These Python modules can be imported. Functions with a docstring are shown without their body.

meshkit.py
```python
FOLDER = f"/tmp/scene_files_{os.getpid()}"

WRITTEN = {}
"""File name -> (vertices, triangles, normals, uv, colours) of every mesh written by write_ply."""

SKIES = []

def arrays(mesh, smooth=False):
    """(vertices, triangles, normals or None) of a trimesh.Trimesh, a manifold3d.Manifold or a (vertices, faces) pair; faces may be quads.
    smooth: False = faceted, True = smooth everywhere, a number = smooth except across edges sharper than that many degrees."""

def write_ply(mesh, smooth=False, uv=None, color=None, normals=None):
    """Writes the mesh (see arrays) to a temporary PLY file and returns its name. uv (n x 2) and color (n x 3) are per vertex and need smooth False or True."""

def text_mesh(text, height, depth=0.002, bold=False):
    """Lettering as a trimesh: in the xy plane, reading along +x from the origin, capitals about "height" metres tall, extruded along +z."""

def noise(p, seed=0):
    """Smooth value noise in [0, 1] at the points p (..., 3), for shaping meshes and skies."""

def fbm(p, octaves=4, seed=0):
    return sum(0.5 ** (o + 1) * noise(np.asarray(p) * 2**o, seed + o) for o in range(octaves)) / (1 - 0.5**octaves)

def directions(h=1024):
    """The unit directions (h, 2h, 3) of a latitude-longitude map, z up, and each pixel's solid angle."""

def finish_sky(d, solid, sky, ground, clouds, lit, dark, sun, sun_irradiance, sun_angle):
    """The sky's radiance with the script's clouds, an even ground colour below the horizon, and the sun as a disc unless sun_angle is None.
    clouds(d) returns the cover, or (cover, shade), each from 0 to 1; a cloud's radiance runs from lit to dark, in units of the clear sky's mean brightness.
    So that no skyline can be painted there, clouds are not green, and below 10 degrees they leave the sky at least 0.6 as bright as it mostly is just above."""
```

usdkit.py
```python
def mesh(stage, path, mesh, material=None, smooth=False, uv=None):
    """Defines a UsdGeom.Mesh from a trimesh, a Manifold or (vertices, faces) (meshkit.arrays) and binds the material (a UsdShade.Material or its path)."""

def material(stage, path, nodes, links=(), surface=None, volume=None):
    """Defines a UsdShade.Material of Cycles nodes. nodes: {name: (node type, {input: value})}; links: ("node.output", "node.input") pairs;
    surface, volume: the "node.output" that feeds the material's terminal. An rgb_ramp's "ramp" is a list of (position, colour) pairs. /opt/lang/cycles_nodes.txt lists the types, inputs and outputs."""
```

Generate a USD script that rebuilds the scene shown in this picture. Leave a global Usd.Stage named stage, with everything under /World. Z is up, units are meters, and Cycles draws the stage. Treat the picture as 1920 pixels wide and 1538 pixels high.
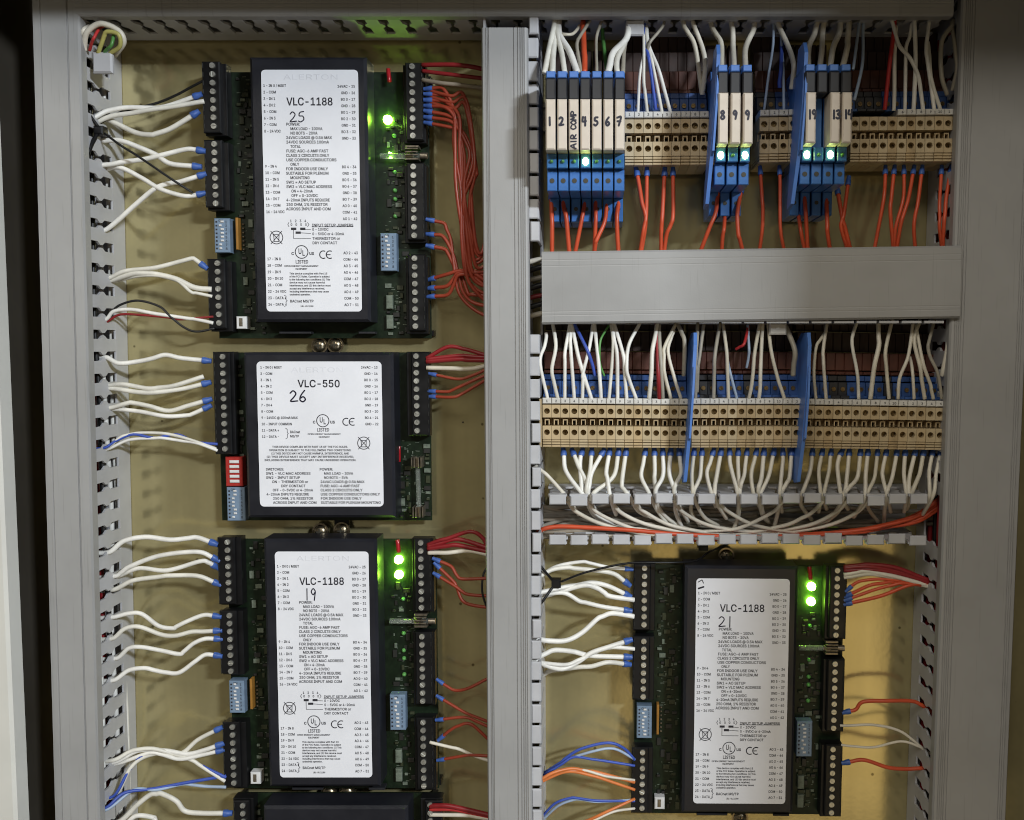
import math, random
import numpy as np, trimesh, usdkit, meshkit
from shapely.geometry import Polygon, Point, LineString, box as sbox
from shapely.ops import unary_union
from shapely import affinity
from pxr import Usd, UsdGeom, UsdLux, UsdShade, Gf, Sdf
random.seed(7); rng = np.random.default_rng(7)
stage = Usd.Stage.CreateInMemory()
UsdGeom.SetStageUpAxis(stage, UsdGeom.Tokens.z); UsdGeom.SetStageMetersPerUnit(stage, 1.0)
UsdGeom.Xform.Define(stage, '/World'); UsdGeom.Scope.Define(stage, '/World/Looks')

# ---------------------------------------------------------------- camera
F, PX, PY, D, CZ = 1841.0, 1130.0, 769.0, 0.75, 1.40       # focal length and principal point (photo pixels), distance to the plate, eye height
PITCH = math.radians(4.0); CA, SA = math.cos(PITCH), math.sin(PITCH)
cam = UsdGeom.Camera.Define(stage, '/World/camera')
AP = 24.0
cam.CreateHorizontalApertureAttr(AP); cam.CreateVerticalApertureAttr(AP * 820 / 1024)
cam.CreateFocalLengthAttr(AP * F / 1920)
cam.CreateHorizontalApertureOffsetAttr(AP * (960 - PX) / 1920)
cam.CreateClippingRangeAttr(Gf.Vec2f(0.02, 50))
cam.CreateFStopAttr(7.0); cam.CreateFocusDistanceAttr(0.70)
cam.AddTranslateOp().Set(Gf.Vec3d(0, -D, CZ)); cam.AddRotateXOp().Set(90 - math.degrees(PITCH))
cam.CreateExposureAttr(0.33)

# ---------------------------------------------------------------- lamps
def rect_light(name, pos, target, w, h, power, color):
    l = UsdLux.RectLight.Define(stage, '/World/' + name)
    l.CreateWidthAttr(w); l.CreateHeightAttr(h); l.CreateIntensityAttr(power); l.CreateColorAttr(Gf.Vec3f(*color)); l.CreateNormalizeAttr(False)
    z = np.array(pos, float) - np.array(target, float); z /= np.linalg.norm(z)
    x = np.cross([0, 0, 1], z); x /= np.linalg.norm(x); y = np.cross(z, x)
    m = Gf.Matrix4d(*x, 0, *y, 0, *z, 0, *map(float, pos), 1)
    l.AddTransformOp().Set(m)
    return l
rect_light('ceiling_lamp', (1.42, -2.06, CZ + .80), (-.05, 0, CZ), 0.34, 0.10, 430.0, (0.87, 0.94, 1.0))
rect_light('room_lamp', (-.6, -2.6, CZ + 1.65), (0, 0, CZ), 2.0, 0.8, 5.2, (1.0, 0.95, 0.84))
rect_light('floor_lamp', (.62, -2.3, CZ - .95), (.10, 0, CZ - .1), 1.0, 1.05, 0.72, (1.0, 0.75, 0.36))
dome = UsdLux.DomeLight.Define(stage, '/World/room_glow')
dmat = usdkit.material(stage, '/World/Looks/room_glow', {'b': ('background_shader', {'color': (1.0, .90, .72), 'strength': 0.085})}, surface='b.background')
UsdShade.MaterialBindingAPI.Apply(dome.GetPrim()).Bind(dmat)

# ---------------------------------------------------------------- pixel <-> world
def P(u, v, d):
    dx, uy = (u - PX) / F, (PY - v) / F
    ry, rz = CA + uy * SA, -SA + uy * CA
    t = (D - d) / ry
    return np.array([dx * t, -d, CZ + rz * t])
def K(u, v, d):
    return (D - d) / (CA + (PY - v) / F * SA) / F
def d_on_wall(u, v, xw):                                   # height above the plate at which the ray meets the upright wall x = xw
    dx = (u - PX) / F
    return D - (xw / dx) * (CA + (PY - v) / F * SA)

# ---------------------------------------------------------------- materials
def mat(name, base, rough=.5, metal=0., var=.08, scale=60., bump=0., emit=None, es=0., coat=0., spec=.5, trans=0., grain=None, tint2=None):
    b2 = tint2 or tuple(c * (1 - var * 2.2) for c in base); b1 = tuple(min(1, c * (1 + var)) for c in base)
    n = {'tc': ('texture_coordinate', {}), 'n': ('noise_texture', {'scale': scale, 'detail': 5.0, 'roughness': .6}),
         'r': ('rgb_ramp', {'ramp': [(.3, b2), (.68, b1)]}),
         'p': ('principled_bsdf', {'base_color': base, 'roughness': rough, 'metallic': metal, 'specular_ior_level': spec, 'coat_weight': coat, 'transmission_weight': trans})}
    ln = [('tc.object', 'n.vector'), ('n.fac', 'r.fac'), ('r.color', 'p.base_color')]
    if emit: n['p'][1].update({'emission_color': emit, 'emission_strength': es})
    n['mr'] = ('map_range', {'from_min': .3, 'from_max': .7, 'to_min': max(.02, rough - .08), 'to_max': min(1, rough + .1)})
    ln += [('n.fac', 'mr.value'), ('mr.result', 'p.roughness')]
    if bump:
        n['n2'] = ('noise_texture', {'scale': grain or 900., 'detail': 2.0}); n['b'] = ('bump', {'strength': bump, 'distance': .0004})
        ln += [('tc.object', 'n2.vector'), ('n2.fac', 'b.height'), ('b.normal', 'p.normal')]
    return usdkit.material(stage, '/World/Looks/' + name, n, ln, surface='p.BSDF')
M = {}
M['duct'] = usdkit.material(stage, '/World/Looks/scuffed_duct_plastic', {
    'tc': ('texture_coordinate', {}), 'n': ('noise_texture', {'scale': 11., 'detail': 5.0, 'roughness': .6}), 'r': ('rgb_ramp', {'ramp': [(.3, (.330, .326, .322)), (.68, (.388, .384, .380))]}),
    'mp': ('mapping', {'scale': (900., 60., 22.), 'rotation': (0., .35, 0.)}), 's': ('noise_texture', {'scale': 1., 'detail': 2.0}), 'sr': ('rgb_ramp', {'ramp': [(.27, (.72, .72, .70)), (.36, (1, 1, 1))]}), 'm': ('mix_color', {'blend_type': 'multiply', 'fac': .55}),
    'mr': ('map_range', {'from_min': .3, 'from_max': .7, 'to_min': .32, 'to_max': .52}), 'n2': ('noise_texture', {'scale': 900., 'detail': 2.0}), 'b': ('bump', {'strength': .12, 'distance': .0004}), 'p': ('principled_bsdf', {})},
    [('tc.object', 'n.vector'), ('n.fac', 'r.fac'), ('tc.object', 'mp.vector'), ('mp.vector', 's.vector'), ('s.fac', 'sr.fac'), ('r.color', 'm.a'), ('sr.color', 'm.b'), ('m.result', 'p.base_color'), ('n.fac', 'mr.value'), ('mr.result', 'p.roughness'),
     ('tc.object', 'n2.vector'), ('n2.fac', 'b.height'), ('b.normal', 'p.normal')], surface='p.BSDF')
M['finger'] = mat('pale_duct_plastic', (.51, .51, .53), .45, bump=.1, var=.05, scale=40)
M['plate'] = usdkit.material(stage, '/World/Looks/yellow_zinc_plate', {
    'tc': ('texture_coordinate', {}), 'n': ('noise_texture', {'scale': 9., 'detail': 6.0, 'roughness': .62}), 'mp': ('mapping', {'scale': (60., 1., 3.)}), 'st': ('noise_texture', {'scale': 1., 'detail': 4.0}),
    'r': ('rgb_ramp', {'ramp': [(.3, (.50, .435, .23)), (.7, (.62, .54, .285))]}), 'r3': ('rgb_ramp', {'ramp': [(.3, (.86, .86, .86)), (.6, (1, 1, 1))]}), 'm1': ('mix_color', {'blend_type': 'multiply', 'fac': 1.0}),
    'v': ('voronoi_texture', {'scale': 42.}), 'sp': ('rgb_ramp', {'ramp': [(.035, (.18, .15, .10)), (.06, (1, 1, 1))]}), 'm2': ('mix_color', {'blend_type': 'multiply', 'fac': .8}),
    'mr': ('map_range', {'from_min': .3, 'from_max': .7, 'to_min': .12, 'to_max': .21}), 'n2': ('noise_texture', {'scale': 260., 'detail': 2.0}), 'b': ('bump', {'strength': .08, 'distance': .0004}),
    'p': ('principled_bsdf', {'metallic': .66})},
    [('tc.object', 'n.vector'), ('tc.object', 'mp.vector'), ('mp.vector', 'st.vector'), ('n.fac', 'r.fac'), ('st.fac', 'r3.fac'), ('r.color', 'm1.a'), ('r3.color', 'm1.b'), ('tc.object', 'v.vector'), ('v.distance', 'sp.fac'), ('m1.result', 'm2.a'), ('sp.color', 'm2.b'), ('m2.result', 'p.base_color'),
     ('n.fac', 'mr.value'), ('mr.result', 'p.roughness'), ('tc.object', 'n2.vector'), ('n2.fac', 'b.height'), ('b.normal', 'p.normal')], surface='p.BSDF')
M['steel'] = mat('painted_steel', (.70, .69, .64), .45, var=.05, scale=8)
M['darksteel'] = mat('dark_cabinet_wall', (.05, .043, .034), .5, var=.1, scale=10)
M['cover'] = mat('navy_cover_plastic', (.015, .0158, .022), .38, bump=.2, var=.1, scale=30)
M['paper'] = mat('white_label', (.87, .88, .94), .42, var=.03, scale=25)
M['ink'] = mat('label_ink', (.03, .03, .04), .6)
M['marker'] = mat('marker_ink', (.012, .012, .03), .5)
M['faint'] = mat('faint_logo_ink', (.79, .80, .86), .5)
M['black'] = mat('black_plastic', (.008, .008, .009), .36, var=.12, spec=.35)
M['soft_black'] = mat('black_clip_plastic', (.022, .022, .026), .5, var=.12)
M['screw'] = mat('nickel_screw', (.60, .60, .56), .34, .75, var=.12, scale=300)
M['slot'] = mat('dark_screw_socket', (.06, .055, .04), .5, .4)
M['brass'] = mat('dark_brass_screw', (.20, .135, .06), .38, .8, var=.2, scale=400)
M['bolt'] = mat('bolt_head', (.34, .28, .19), .28, .95, var=.15, scale=300)
M['beige'] = mat('beige_terminal_plastic', (.50, .38, .22), .45, var=.07, scale=70)
M['beige2'] = mat('yellowed_terminal_plastic', (.46, .335, .18), .5, var=.12, scale=110)
M['beige3'] = mat('pale_terminal_plastic', (.53, .42, .26), .42, var=.08, scale=90)
M['beige_dark'] = mat('beige_terminal_recess', (.22, .15, .075), .55, var=.1, scale=70)
M['tag'] = mat('terminal_tag', (.66, .64, .60), .5, var=.06, scale=100)
M['rust'] = mat('red_brown_terminal', (.095, .027, .015), .5, var=.15, scale=90)
M['dark_rust'] = mat('dark_brown_terminal', (.035, .015, .010), .55, var=.15, scale=90)
M['blue'] = mat('blue_terminal_plastic', (.030, .085, .27), .42, var=.12, scale=70)
M['divblue'] = mat('blue_divider_plastic', (.085, .21, .58), .42, var=.08, scale=40)
M['relay_blue'] = mat('relay_blue_plastic', (.05, .17, .48), .32, var=.1, scale=60)
M['relay_window'] = mat('relay_window_plastic', (.06, .20, .48), .2, var=.1, scale=60, coat=.3)
M['cream'] = mat('cream_relay_face', (.68, .60, .51), .4, var=.04, scale=60)
M['ferrule'] = mat('blue_ferrule', (.05, .12, .40), .4, var=.1, scale=200)
M['dip'] = mat('blue_dip_switch', (.19, .27, .38), .4, var=.06, scale=200)
M['dipred'] = mat('red_dip_switch', (.42, .03, .025), .4, var=.08, scale=200)
M['white'] = mat('white_bits', (.74, .74, .74), .45)
M['orange_part'] = mat('orange_resistor_pack', (.36, .17, .03), .4)
M['redpart'] = mat('red_lens', (.40, .012, .02), .2, coat=.5)
M['tin'] = mat('tin_clip', (.33, .285, .22), .34, .8, var=.12, scale=300)
M['chip'] = mat('chip_body', (.02, .02, .018), .45)
M['smd'] = mat('pale_component', (.15, .18, .14), .5, var=.2, scale=300)
M['smd2'] = mat('olive_component', (.035, .042, .02), .45, var=.2, scale=300)
M['dimled'] = mat('unlit_led', (.13, .36, .10), .25, emit=(.1, .5, .05), es=.02)
M['led'] = mat('green_led', (.4, 1, .2), .3, emit=(.42, 1.0, .06), es=60.)
M['ledhot'] = mat('pale_green_led', (.7, 1, .6), .3, emit=(.78, 1.0, .30), es=9.)
M['glass'] = usdkit.material(stage, '/World/Looks/fuse_glass', {'g': ('principled_bsdf', {'base_color': (.85, .9, .85), 'roughness': .06, 'transmission_weight': .9, 'ior': 1.35})}, surface='g.BSDF')
M['pcb'] = usdkit.material(stage, '/World/Looks/green_circuit_board', {
    'tc': ('texture_coordinate', {}), 'v': ('voronoi_texture', {'scale': 330., 'metric': 'chebychev'}), 'n': ('noise_texture', {'scale': 160., 'detail': 3.0}),
    'r': ('rgb_ramp', {'ramp': [(.30, (.003, .006, .003)), (.5, (.005, .013, .005)), (.68, (.014, .026, .012))]}), 'mx': ('mix_color', {'blend_type': 'mix', 'fac': .3}),
    'r2': ('rgb_ramp', {'ramp': [(.05, (.05, .07, .035)), (.13, (.006, .015, .006))]}), 'p': ('principled_bsdf', {'roughness': .42, 'specular_ior_level': .35})},
    [('tc.object', 'v.vector'), ('tc.object', 'n.vector'), ('n.fac', 'r.fac'), ('v.distance', 'r2.fac'), ('r.color', 'mx.a'), ('r2.color', 'mx.b'), ('mx.result', 'p.base_color')], surface='p.BSDF')
WC = {'white': (.86, .84, .79), 'cream': (.74, .69, .59), 'grey': (.36, .33, .27), 'brown': (.30, .25, .19), 'orange': (.62, .085, .030), 'dull orange': (.30, .042, .019), 'bright orange': (.70, .20, .05), 'dark red': (.26, .014, .018),
      'red': (.48, .03, .03), 'blue': (.05, .10, .46), 'light blue': (.40, .50, .66), 'black': (.012, .012, .013), 'green': (.10, .30, .07), 'yellow': (.50, .46, .14), 'dirty grey': (.27, .245, .20), 'white dirty': (.78, .755, .68), 'cream dirty': (.66, .61, .50)}
for c, rgb in WC.items():
    M['wire_' + c] = mat('wire_' + c.replace(' ', '_'), rgb, .42, var=.10, scale=55, bump=.06)

# ---------------------------------------------------------------- shapes
def cat(*ms):
    ms = [m for m in ms if m is not None]
    v, f, o = [], [], 0
    for a, b in ms:
        v.append(a); f.append(b + o); o += len(a)
    return np.vstack(v), np.vstack(f)
def quads(v, q):
    q = np.array(q); return np.array(v, float), np.vstack([q[:, [0, 1, 2]], q[:, [0, 2, 3]]])
def box(x0, x1, d0, d1, z0, z1, ch=0.0004):
    """Block from d0 to d1 above the plate whose front edges are chamfered."""
    c = min(ch, (x1 - x0) * .3, (z1 - z0) * .3, (d1 - d0) * .5)
    ring = lambda i, d: [(x0 + i, -d, z0 + i), (x1 - i, -d, z0 + i), (x1 - i, -d, z1 - i), (x0 + i, -d, z1 - i)]
    v = ring(0, d0) + ring(0, d1 - c) + ring(c, d1)
    q = [(3, 2, 1, 0), (8, 9, 10, 11)]
    for r in (0, 4):
        for k in range(4):
            a, b = r + k, r + (k + 1) % 4
            q.append((a, b, b + 4, a + 4))
    return quads(v, q)
def prism(poly, d0, d1):
    """A flat outline in (x, z) given thickness from d0 to d1."""
    out = []
    for g in getattr(poly, 'geoms', [poly]):
        if g.is_empty or g.area <= 0: continue
        m = trimesh.creation.extrude_polygon(g, d1 - d0, engine='earcut')
        v = np.array(m.vertices); out.append((np.stack([v[:, 0], -d0 - v[:, 2], v[:, 1]], 1), np.array(m.faces)))
    return cat(*out)
def side_prism(poly, x0, x1):
    """An outline in (d, z) given thickness along x."""
    m = trimesh.creation.extrude_polygon(poly, x1 - x0, engine='earcut'); v = np.array(m.vertices)
    return np.stack([x0 + v[:, 2], -v[:, 0], v[:, 1]], 1), np.array(m.faces)[:, ::-1]
def flat_prism(poly, z0, z1):
    """An outline in (x, d) given length along z."""
    m = trimesh.creation.extrude_polygon(poly, z1 - z0, engine='earcut'); v = np.array(m.vertices)
    return np.stack([v[:, 0], -v[:, 1], z0 + v[:, 2]], 1), np.array(m.faces)[:, ::-1]
def ud_prism(poly, z0, z1):
    """An outline in (x, d): x along the wall, used for the walls of level ducts."""
    return flat_prism(poly, z0, z1)
def path_smooth(pts, n=7):
    p = np.array(pts, float)
    if len(p) == 2: return np.array([p[0] + (p[1] - p[0]) * t for t in np.linspace(0, 1, 4)])
    q = np.vstack([2 * p[0] - p[1], p, 2 * p[-1] - p[-2]]); out = []
    for i in range(1, len(q) - 2):
        a, b, c, e = q[i - 1:i + 3]
        for t in np.linspace(0, 1, n, endpoint=False):
            out.append(.5 * (2 * b + (c - a) * t + (2 * a - 5 * b + 4 * c - e) * t * t + (3 * b - a - 3 * c + e) * t ** 3))
    return np.vstack(out + [p[-1]])
def tube(pts, r, sides=8):
    p = np.array(pts, float); n = len(p)
    t = np.gradient(p, axis=0); t /= np.linalg.norm(t, axis=1, keepdims=True) + 1e-12
    u = np.cross(t[0], [0, 1, 0]);
    if np.linalg.norm(u) < .1: u = np.cross(t[0], [1, 0, 0])
    u /= np.linalg.norm(u); V = []; rr = np.broadcast_to(r, n)
    for i in range(n):
        u = u - t[i] * (u @ t[i]); u /= np.linalg.norm(u); w = np.cross(t[i], u)
        a = np.arange(sides) * 2 * math.pi / sides
        V.append(p[i] + rr[i] * (np.cos(a)[:, None] * u + np.sin(a)[:, None] * w))
    V = np.vstack(V + [p[:1], p[-1:]]); f = []
    for i in range(n - 1):
        for k in range(sides):
            a, b = i * sides + k, i * sides + (k + 1) % sides
            f += [(a, b, b + sides), (a, b + sides, a + sides)]
    for k in range(sides):
        f += [(n * sides, (k + 1) % sides, k), (n * sides + 1, (n - 1) * sides + k, (n - 1) * sides + (k + 1) % sides)]
    return V, np.array(f)
def dome_shape(c, rx, rz, dy, nu=12, nv=4):
    v = [c + np.array([0, -dy, 0])]; f = []
    for j in range(1, nv + 1):
        a = j / nv * math.pi / 2
        for i in range(nu):
            b = i / nu * 2 * math.pi
            v.append(c + np.array([rx * math.sin(a) * math.cos(b), -dy * math.cos(a), rz * math.sin(a) * math.sin(b)]))
    for i in range(nu):
        f.append((0, 1 + i, 1 + (i + 1) % nu))
        for j in range(nv - 1):
            a, b = 1 + j * nu + i, 1 + j * nu + (i + 1) % nu
            f += [(a, a + nu, b + nu), (a, b + nu, b)]
    return np.array(v), np.array(f)
_disc = {}
def screw_shape(x, z, d, r, ang=None, thick=.0012):
    """Slotted screw head standing on a disc."""
    a = random.uniform(0, math.pi) if ang is None else ang
    c = Point(0, 0).buffer(r, 4)
    bar = LineString([(-2 * r * math.cos(a), -2 * r * math.sin(a)), (2 * r * math.cos(a), 2 * r * math.sin(a))]).buffer(r * .16, cap_style=2)
    v1, f1 = prism(c.difference(bar), d + thick * .5, d + thick); v2, f2 = prism(c, d, d + thick * .55)
    m = cat((v1, f1), (v2, f2)); m[0][:, 0] += x; m[0][:, 2] += z
    return m
_txt = {}
def text(s, x, z, h, d, align='l', bold=False, squeeze=1.0, depth=.00012, width=None):
    key = (s, bold)
    if key not in _txt:
        m = meshkit.text_mesh(s, 1.0, 1.0, bold); _txt[key] = (np.array(m.vertices), np.array(m.faces))
    v, f = _txt[key]; w = v[:, 0].max()
    if width: squeeze = width / (w * h)
    x0 = x - (w * h * squeeze if align == 'r' else w * h * squeeze / 2 if align == 'c' else 0)
    return np.stack([x0 + v[:, 0] * h * squeeze, -d - v[:, 2] * depth, z + v[:, 1] * h], 1), f
HAND = {'0': [[(.5, 1), (.15, .7), (.15, .25), (.5, 0), (.85, .3), (.85, .75), (.5, 1)]], '1': [[(.5, 1), (.5, 0)]], '2': [[(.1, .8), (.45, 1), (.8, .75), (.5, .35), (.1, .05), (.95, .08)]],
        '3': [[(.15, .9), (.6, 1), (.8, .75), (.4, .55), (.85, .3), (.5, 0), (.1, .1)]], '4': [[(.2, 1), (.1, .5), (.8, .5)], [(.7, 1), (.65, 0)]], '5': [[(.85, 1), (.35, .95), (.25, .6), (.7, .55), (.85, .25), (.45, 0), (.1, .1)]],
        '6': [[(.75, 1), (.3, .6), (.15, .2), (.5, 0), (.85, .2), (.6, .45), (.2, .3)]], '7': [[(.1, .95), (.9, 1), (.4, 0)], [(.2, .5), (.8, .52)]], '8': [[(.5, .52), (.15, .8), (.5, 1), (.8, .78), (.5, .52), (.12, .22), (.5, 0), (.88, .25), (.5, .52)]],
        '9': [[(.8, .8), (.45, 1), (.15, .75), (.45, .5), (.8, .75), (.75, .4), (.6, 0)]], 'A': [[(.05, 0), (.5, 1), (.95, 0)], [(.2, .4), (.8, .4)]], 'I': [[(.5, 1), (.5, 0)]], 'R': [[(.15, 0), (.15, 1), (.75, .85), (.7, .55), (.2, .5), (.9, 0)]],
        'C': [[(.85, .85), (.4, 1), (.1, .5), (.4, 0), (.85, .15)]], 'O': [[(.5, 1), (.1, .5), (.5, 0), (.9, .5), (.5, 1)]], 'M': [[(.05, 0), (.15, 1), (.5, .3), (.85, 1), (.95, 0)]], 'P': [[(.15, 0), (.15, 1), (.8, .85), (.7, .5), (.2, .45)]], ' ': []}
def hand(s, x, z, w, h, d, pen, vertical=False, depth=.00012, adv=1.12):
    """Marker handwriting; vertical turns it to read upward."""
    shapes = []
    for i, c in enumerate(s):
        for st in HAND[c]:
            p = path_smooth([(a + i * adv + random.uniform(-.03, .03), b + random.uniform(-.03, .03), 0) for a, b in st], 5)[:, :2] * [w, h]
            if vertical: p = np.stack([-p[:, 1], p[:, 0]], 1)
            shapes.append(LineString(p).buffer(pen, 3))
    m = prism(unary_union(shapes), d, d + depth); m[0][:, 0] += x; m[0][:, 2] += z
    return m
def ring(cx, cz, r, w):
    return Point(cx, cz).buffer(r + w / 2, 8).difference(Point(cx, cz).buffer(r - w / 2, 8))

# ---------------------------------------------------------------- prims
_names = {}
def numbered(path):
    n = _names.get(path, 0); _names[path] = n + 1
    return path if n == 0 else f'{path}_{n:03d}'
def settle(prim, label=None, cat_=None, group=None, kind=None):
    for k, v in (('label', label), ('category', cat_), ('group', group), ('kind', kind)):
        if v: prim.SetCustomDataByKey(k, v)
class Thing:
    def __init__(s, name, label, category, origin, group=None, kind=None):
        s.path = numbered('/World/' + name); s.o = np.array(origin, float)
        x = UsdGeom.Xform.Define(stage, s.path); x.AddTranslateOp().Set(Gf.Vec3d(*map(float, s.o))); settle(x.GetPrim(), label, category, group, kind)
    def part(s, name, m, material, parent=None, smooth=False, label=None, kind=None):
        p = numbered((parent or s.path) + '/' + name)
        me = usdkit.mesh(stage, p, (np.asarray(m[0]) - s.o, m[1]), M[material], smooth=smooth)
        settle(me.GetPrim(), label, None, None, kind)
        return p
def solo(name, m, material, label, category, group=None, kind=None, smooth=False):
    p = numbered('/World/' + name); me = usdkit.mesh(stage, p, m, M[material], smooth=smooth); settle(me.GetPrim(), label, category, group, kind)
    return p
ORD = 'first second third fourth fifth sixth seventh eighth ninth tenth eleventh twelfth thirteenth fourteenth fifteenth sixteenth seventeenth eighteenth nineteenth twentieth'.split()

# ---------------------------------------------------------------- cabinet
XL, XR, ZB, ZT = -.425, .345, CZ - .42, CZ + .270
ROOF = .235
cab = Thing('control_cabinet', 'open electrical control cabinet with yellow metal back plate and pale steel edge', 'cabinet', (-.04, 0, ZB))
cab.part('back_plate', box(XL, XR, -.003, 0, ZB, ZT), 'plate')
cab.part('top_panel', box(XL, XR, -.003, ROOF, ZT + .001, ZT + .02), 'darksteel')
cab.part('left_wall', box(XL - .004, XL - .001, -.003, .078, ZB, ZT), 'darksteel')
cab.part('front_flange', cat(box(-.55, -.4045, .079, .094, ZB, ZT + .02, .002), box(-.4185, -.4125, .066, .0785, ZB, ZT, .001)), 'steel', label='pale steel front edge on the left')
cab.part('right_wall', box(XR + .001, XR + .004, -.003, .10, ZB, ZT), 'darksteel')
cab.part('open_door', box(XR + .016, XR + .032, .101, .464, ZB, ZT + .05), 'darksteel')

# ---------------------------------------------------------------- wire ducts
DH = .058                                                  # duct wall height; the covers sit on it
PITCHF = .0157
def finger_outline(z, w=PITCHF, top=DH, foot=.0185):
    """One finger of a slotted wall in (d, z): wide, narrow, wide slot beside it."""
    a, n = w / 2 - .0033, w / 2 - .0010
    e = [(foot, a), (.0310, a), (.0345, n), (.0380, n), (.0415, a), (top - .0065, a), (top - .004, n), (top, n)]
    return Polygon([(d, z - o) for d, o in e] + [(d, z + o) for d, o in reversed(e)])
def plain_finger(z, w=PITCHF, top=DH, foot=.0185):
    o = w / 2 - .0013
    return Polygon([(d, z - o) for d in (foot, .026, .034, .040, .046, .052, top)] + [(d, z + o) for d in (top, .052, .046, .040, .034, .026, foot)])
def upright_duct(name, label, x0, x1, z0, z1, groove, cover_top=None, lean=0.0, phase=0.0, plain=False, tilt=0.0, pitch=PITCHF, gap=None):
    t = Thing(name, label, 'wire duct', ((x0 + x1) / 2, 0, z0))
    def lean_over(m):
        m[0][:, 0] += tilt * (m[0][:, 2] - (CZ - .06)); return m
    t.part('base', lean_over(box(x0 + .001, x1 - .001, .0005, .003, z0, z1)), 'finger')
    for s, xw in ((-1, x0), (1, x1)):
        xa, xb = (xw, xw + .0016) if s < 0 else (xw - .0016, xw)
        def bend(m):
            m[0][:, 0] += lean if s > 0 else 0; return lean_over(m)
        t.part('side_strip', bend(box(xa, xb, .0005, .0185, z0, z1, .0002)), 'finger')
        z = z0 + phase
        while z + pitch < z1:
            if gap and s == (1 if plain else -1) and gap[0] < z + pitch / 2 < gap[1]:
                z += pitch; continue
            m = side_prism(plain_finger(z + pitch / 2, pitch, DH - .003) if plain else finger_outline(z + pitch / 2, pitch), xa, xb)
            if plain and s > 0:
                j = random.uniform(-.0010, .0014); m = cat(m, box(xa - lean + .0022 + j, xb + j * .4, DH - .0029, DH - .0005 + j, z + .0011, z + pitch - .0011, .0008))
            t.part('finger', bend(m), 'finger'); z += pitch
    cz = cover_top or z1
    g, w, h = .0007, .0004, .0032                          # grooves in the cover
    top = [(x0 - .0008, DH - .006), (x0 - .0008, DH + .0012), (x0 + .0002, DH + h - .0003)]
    for gx in groove:
        top += [(gx - w, DH + h), (gx - w * .4, DH + h - g), (gx + w * .4, DH + h - g), (gx + w, DH + h)]
    top += [(x1 - .0002, DH + h - .0003), (x1 + .0008, DH + .0012), (x1 + .0008, DH - .006), (x1 + .0001, DH - .006), (x1 + .0001, DH + .0006), (x0 - .0001, DH + .0006), (x0 - .0001, DH - .006)]
    t.part('cover', lean_over(flat_prism(Polygon(top), z0, cz)), 'duct')
    return t
LX0, LX1 = -.3935, -.3625
CX0, CX1 = -.0825, -.0520
RX0, RX1 = .2430, .2950
ztop = ZT - .002
PITL = (P(185, 375, .04)[2] - P(215, 1462, .04)[2]) / 27   # spacing of the slots, and where they fall, on the left and right walls
PHL = (P(200, 750, .04)[2] - ZB) % PITL; PHR = (P(1742, 1252, .04)[2] - ZB) % PITL
upright_duct('wire_duct', 'tall grey slotted wire duct at the left edge of the cabinet', LX0, LX1, ZB, ztop, [LX0 + .0055, LX1 - .0075, LX1 - .0069], phase=PHL, tilt=.0115, pitch=PITL)
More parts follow.
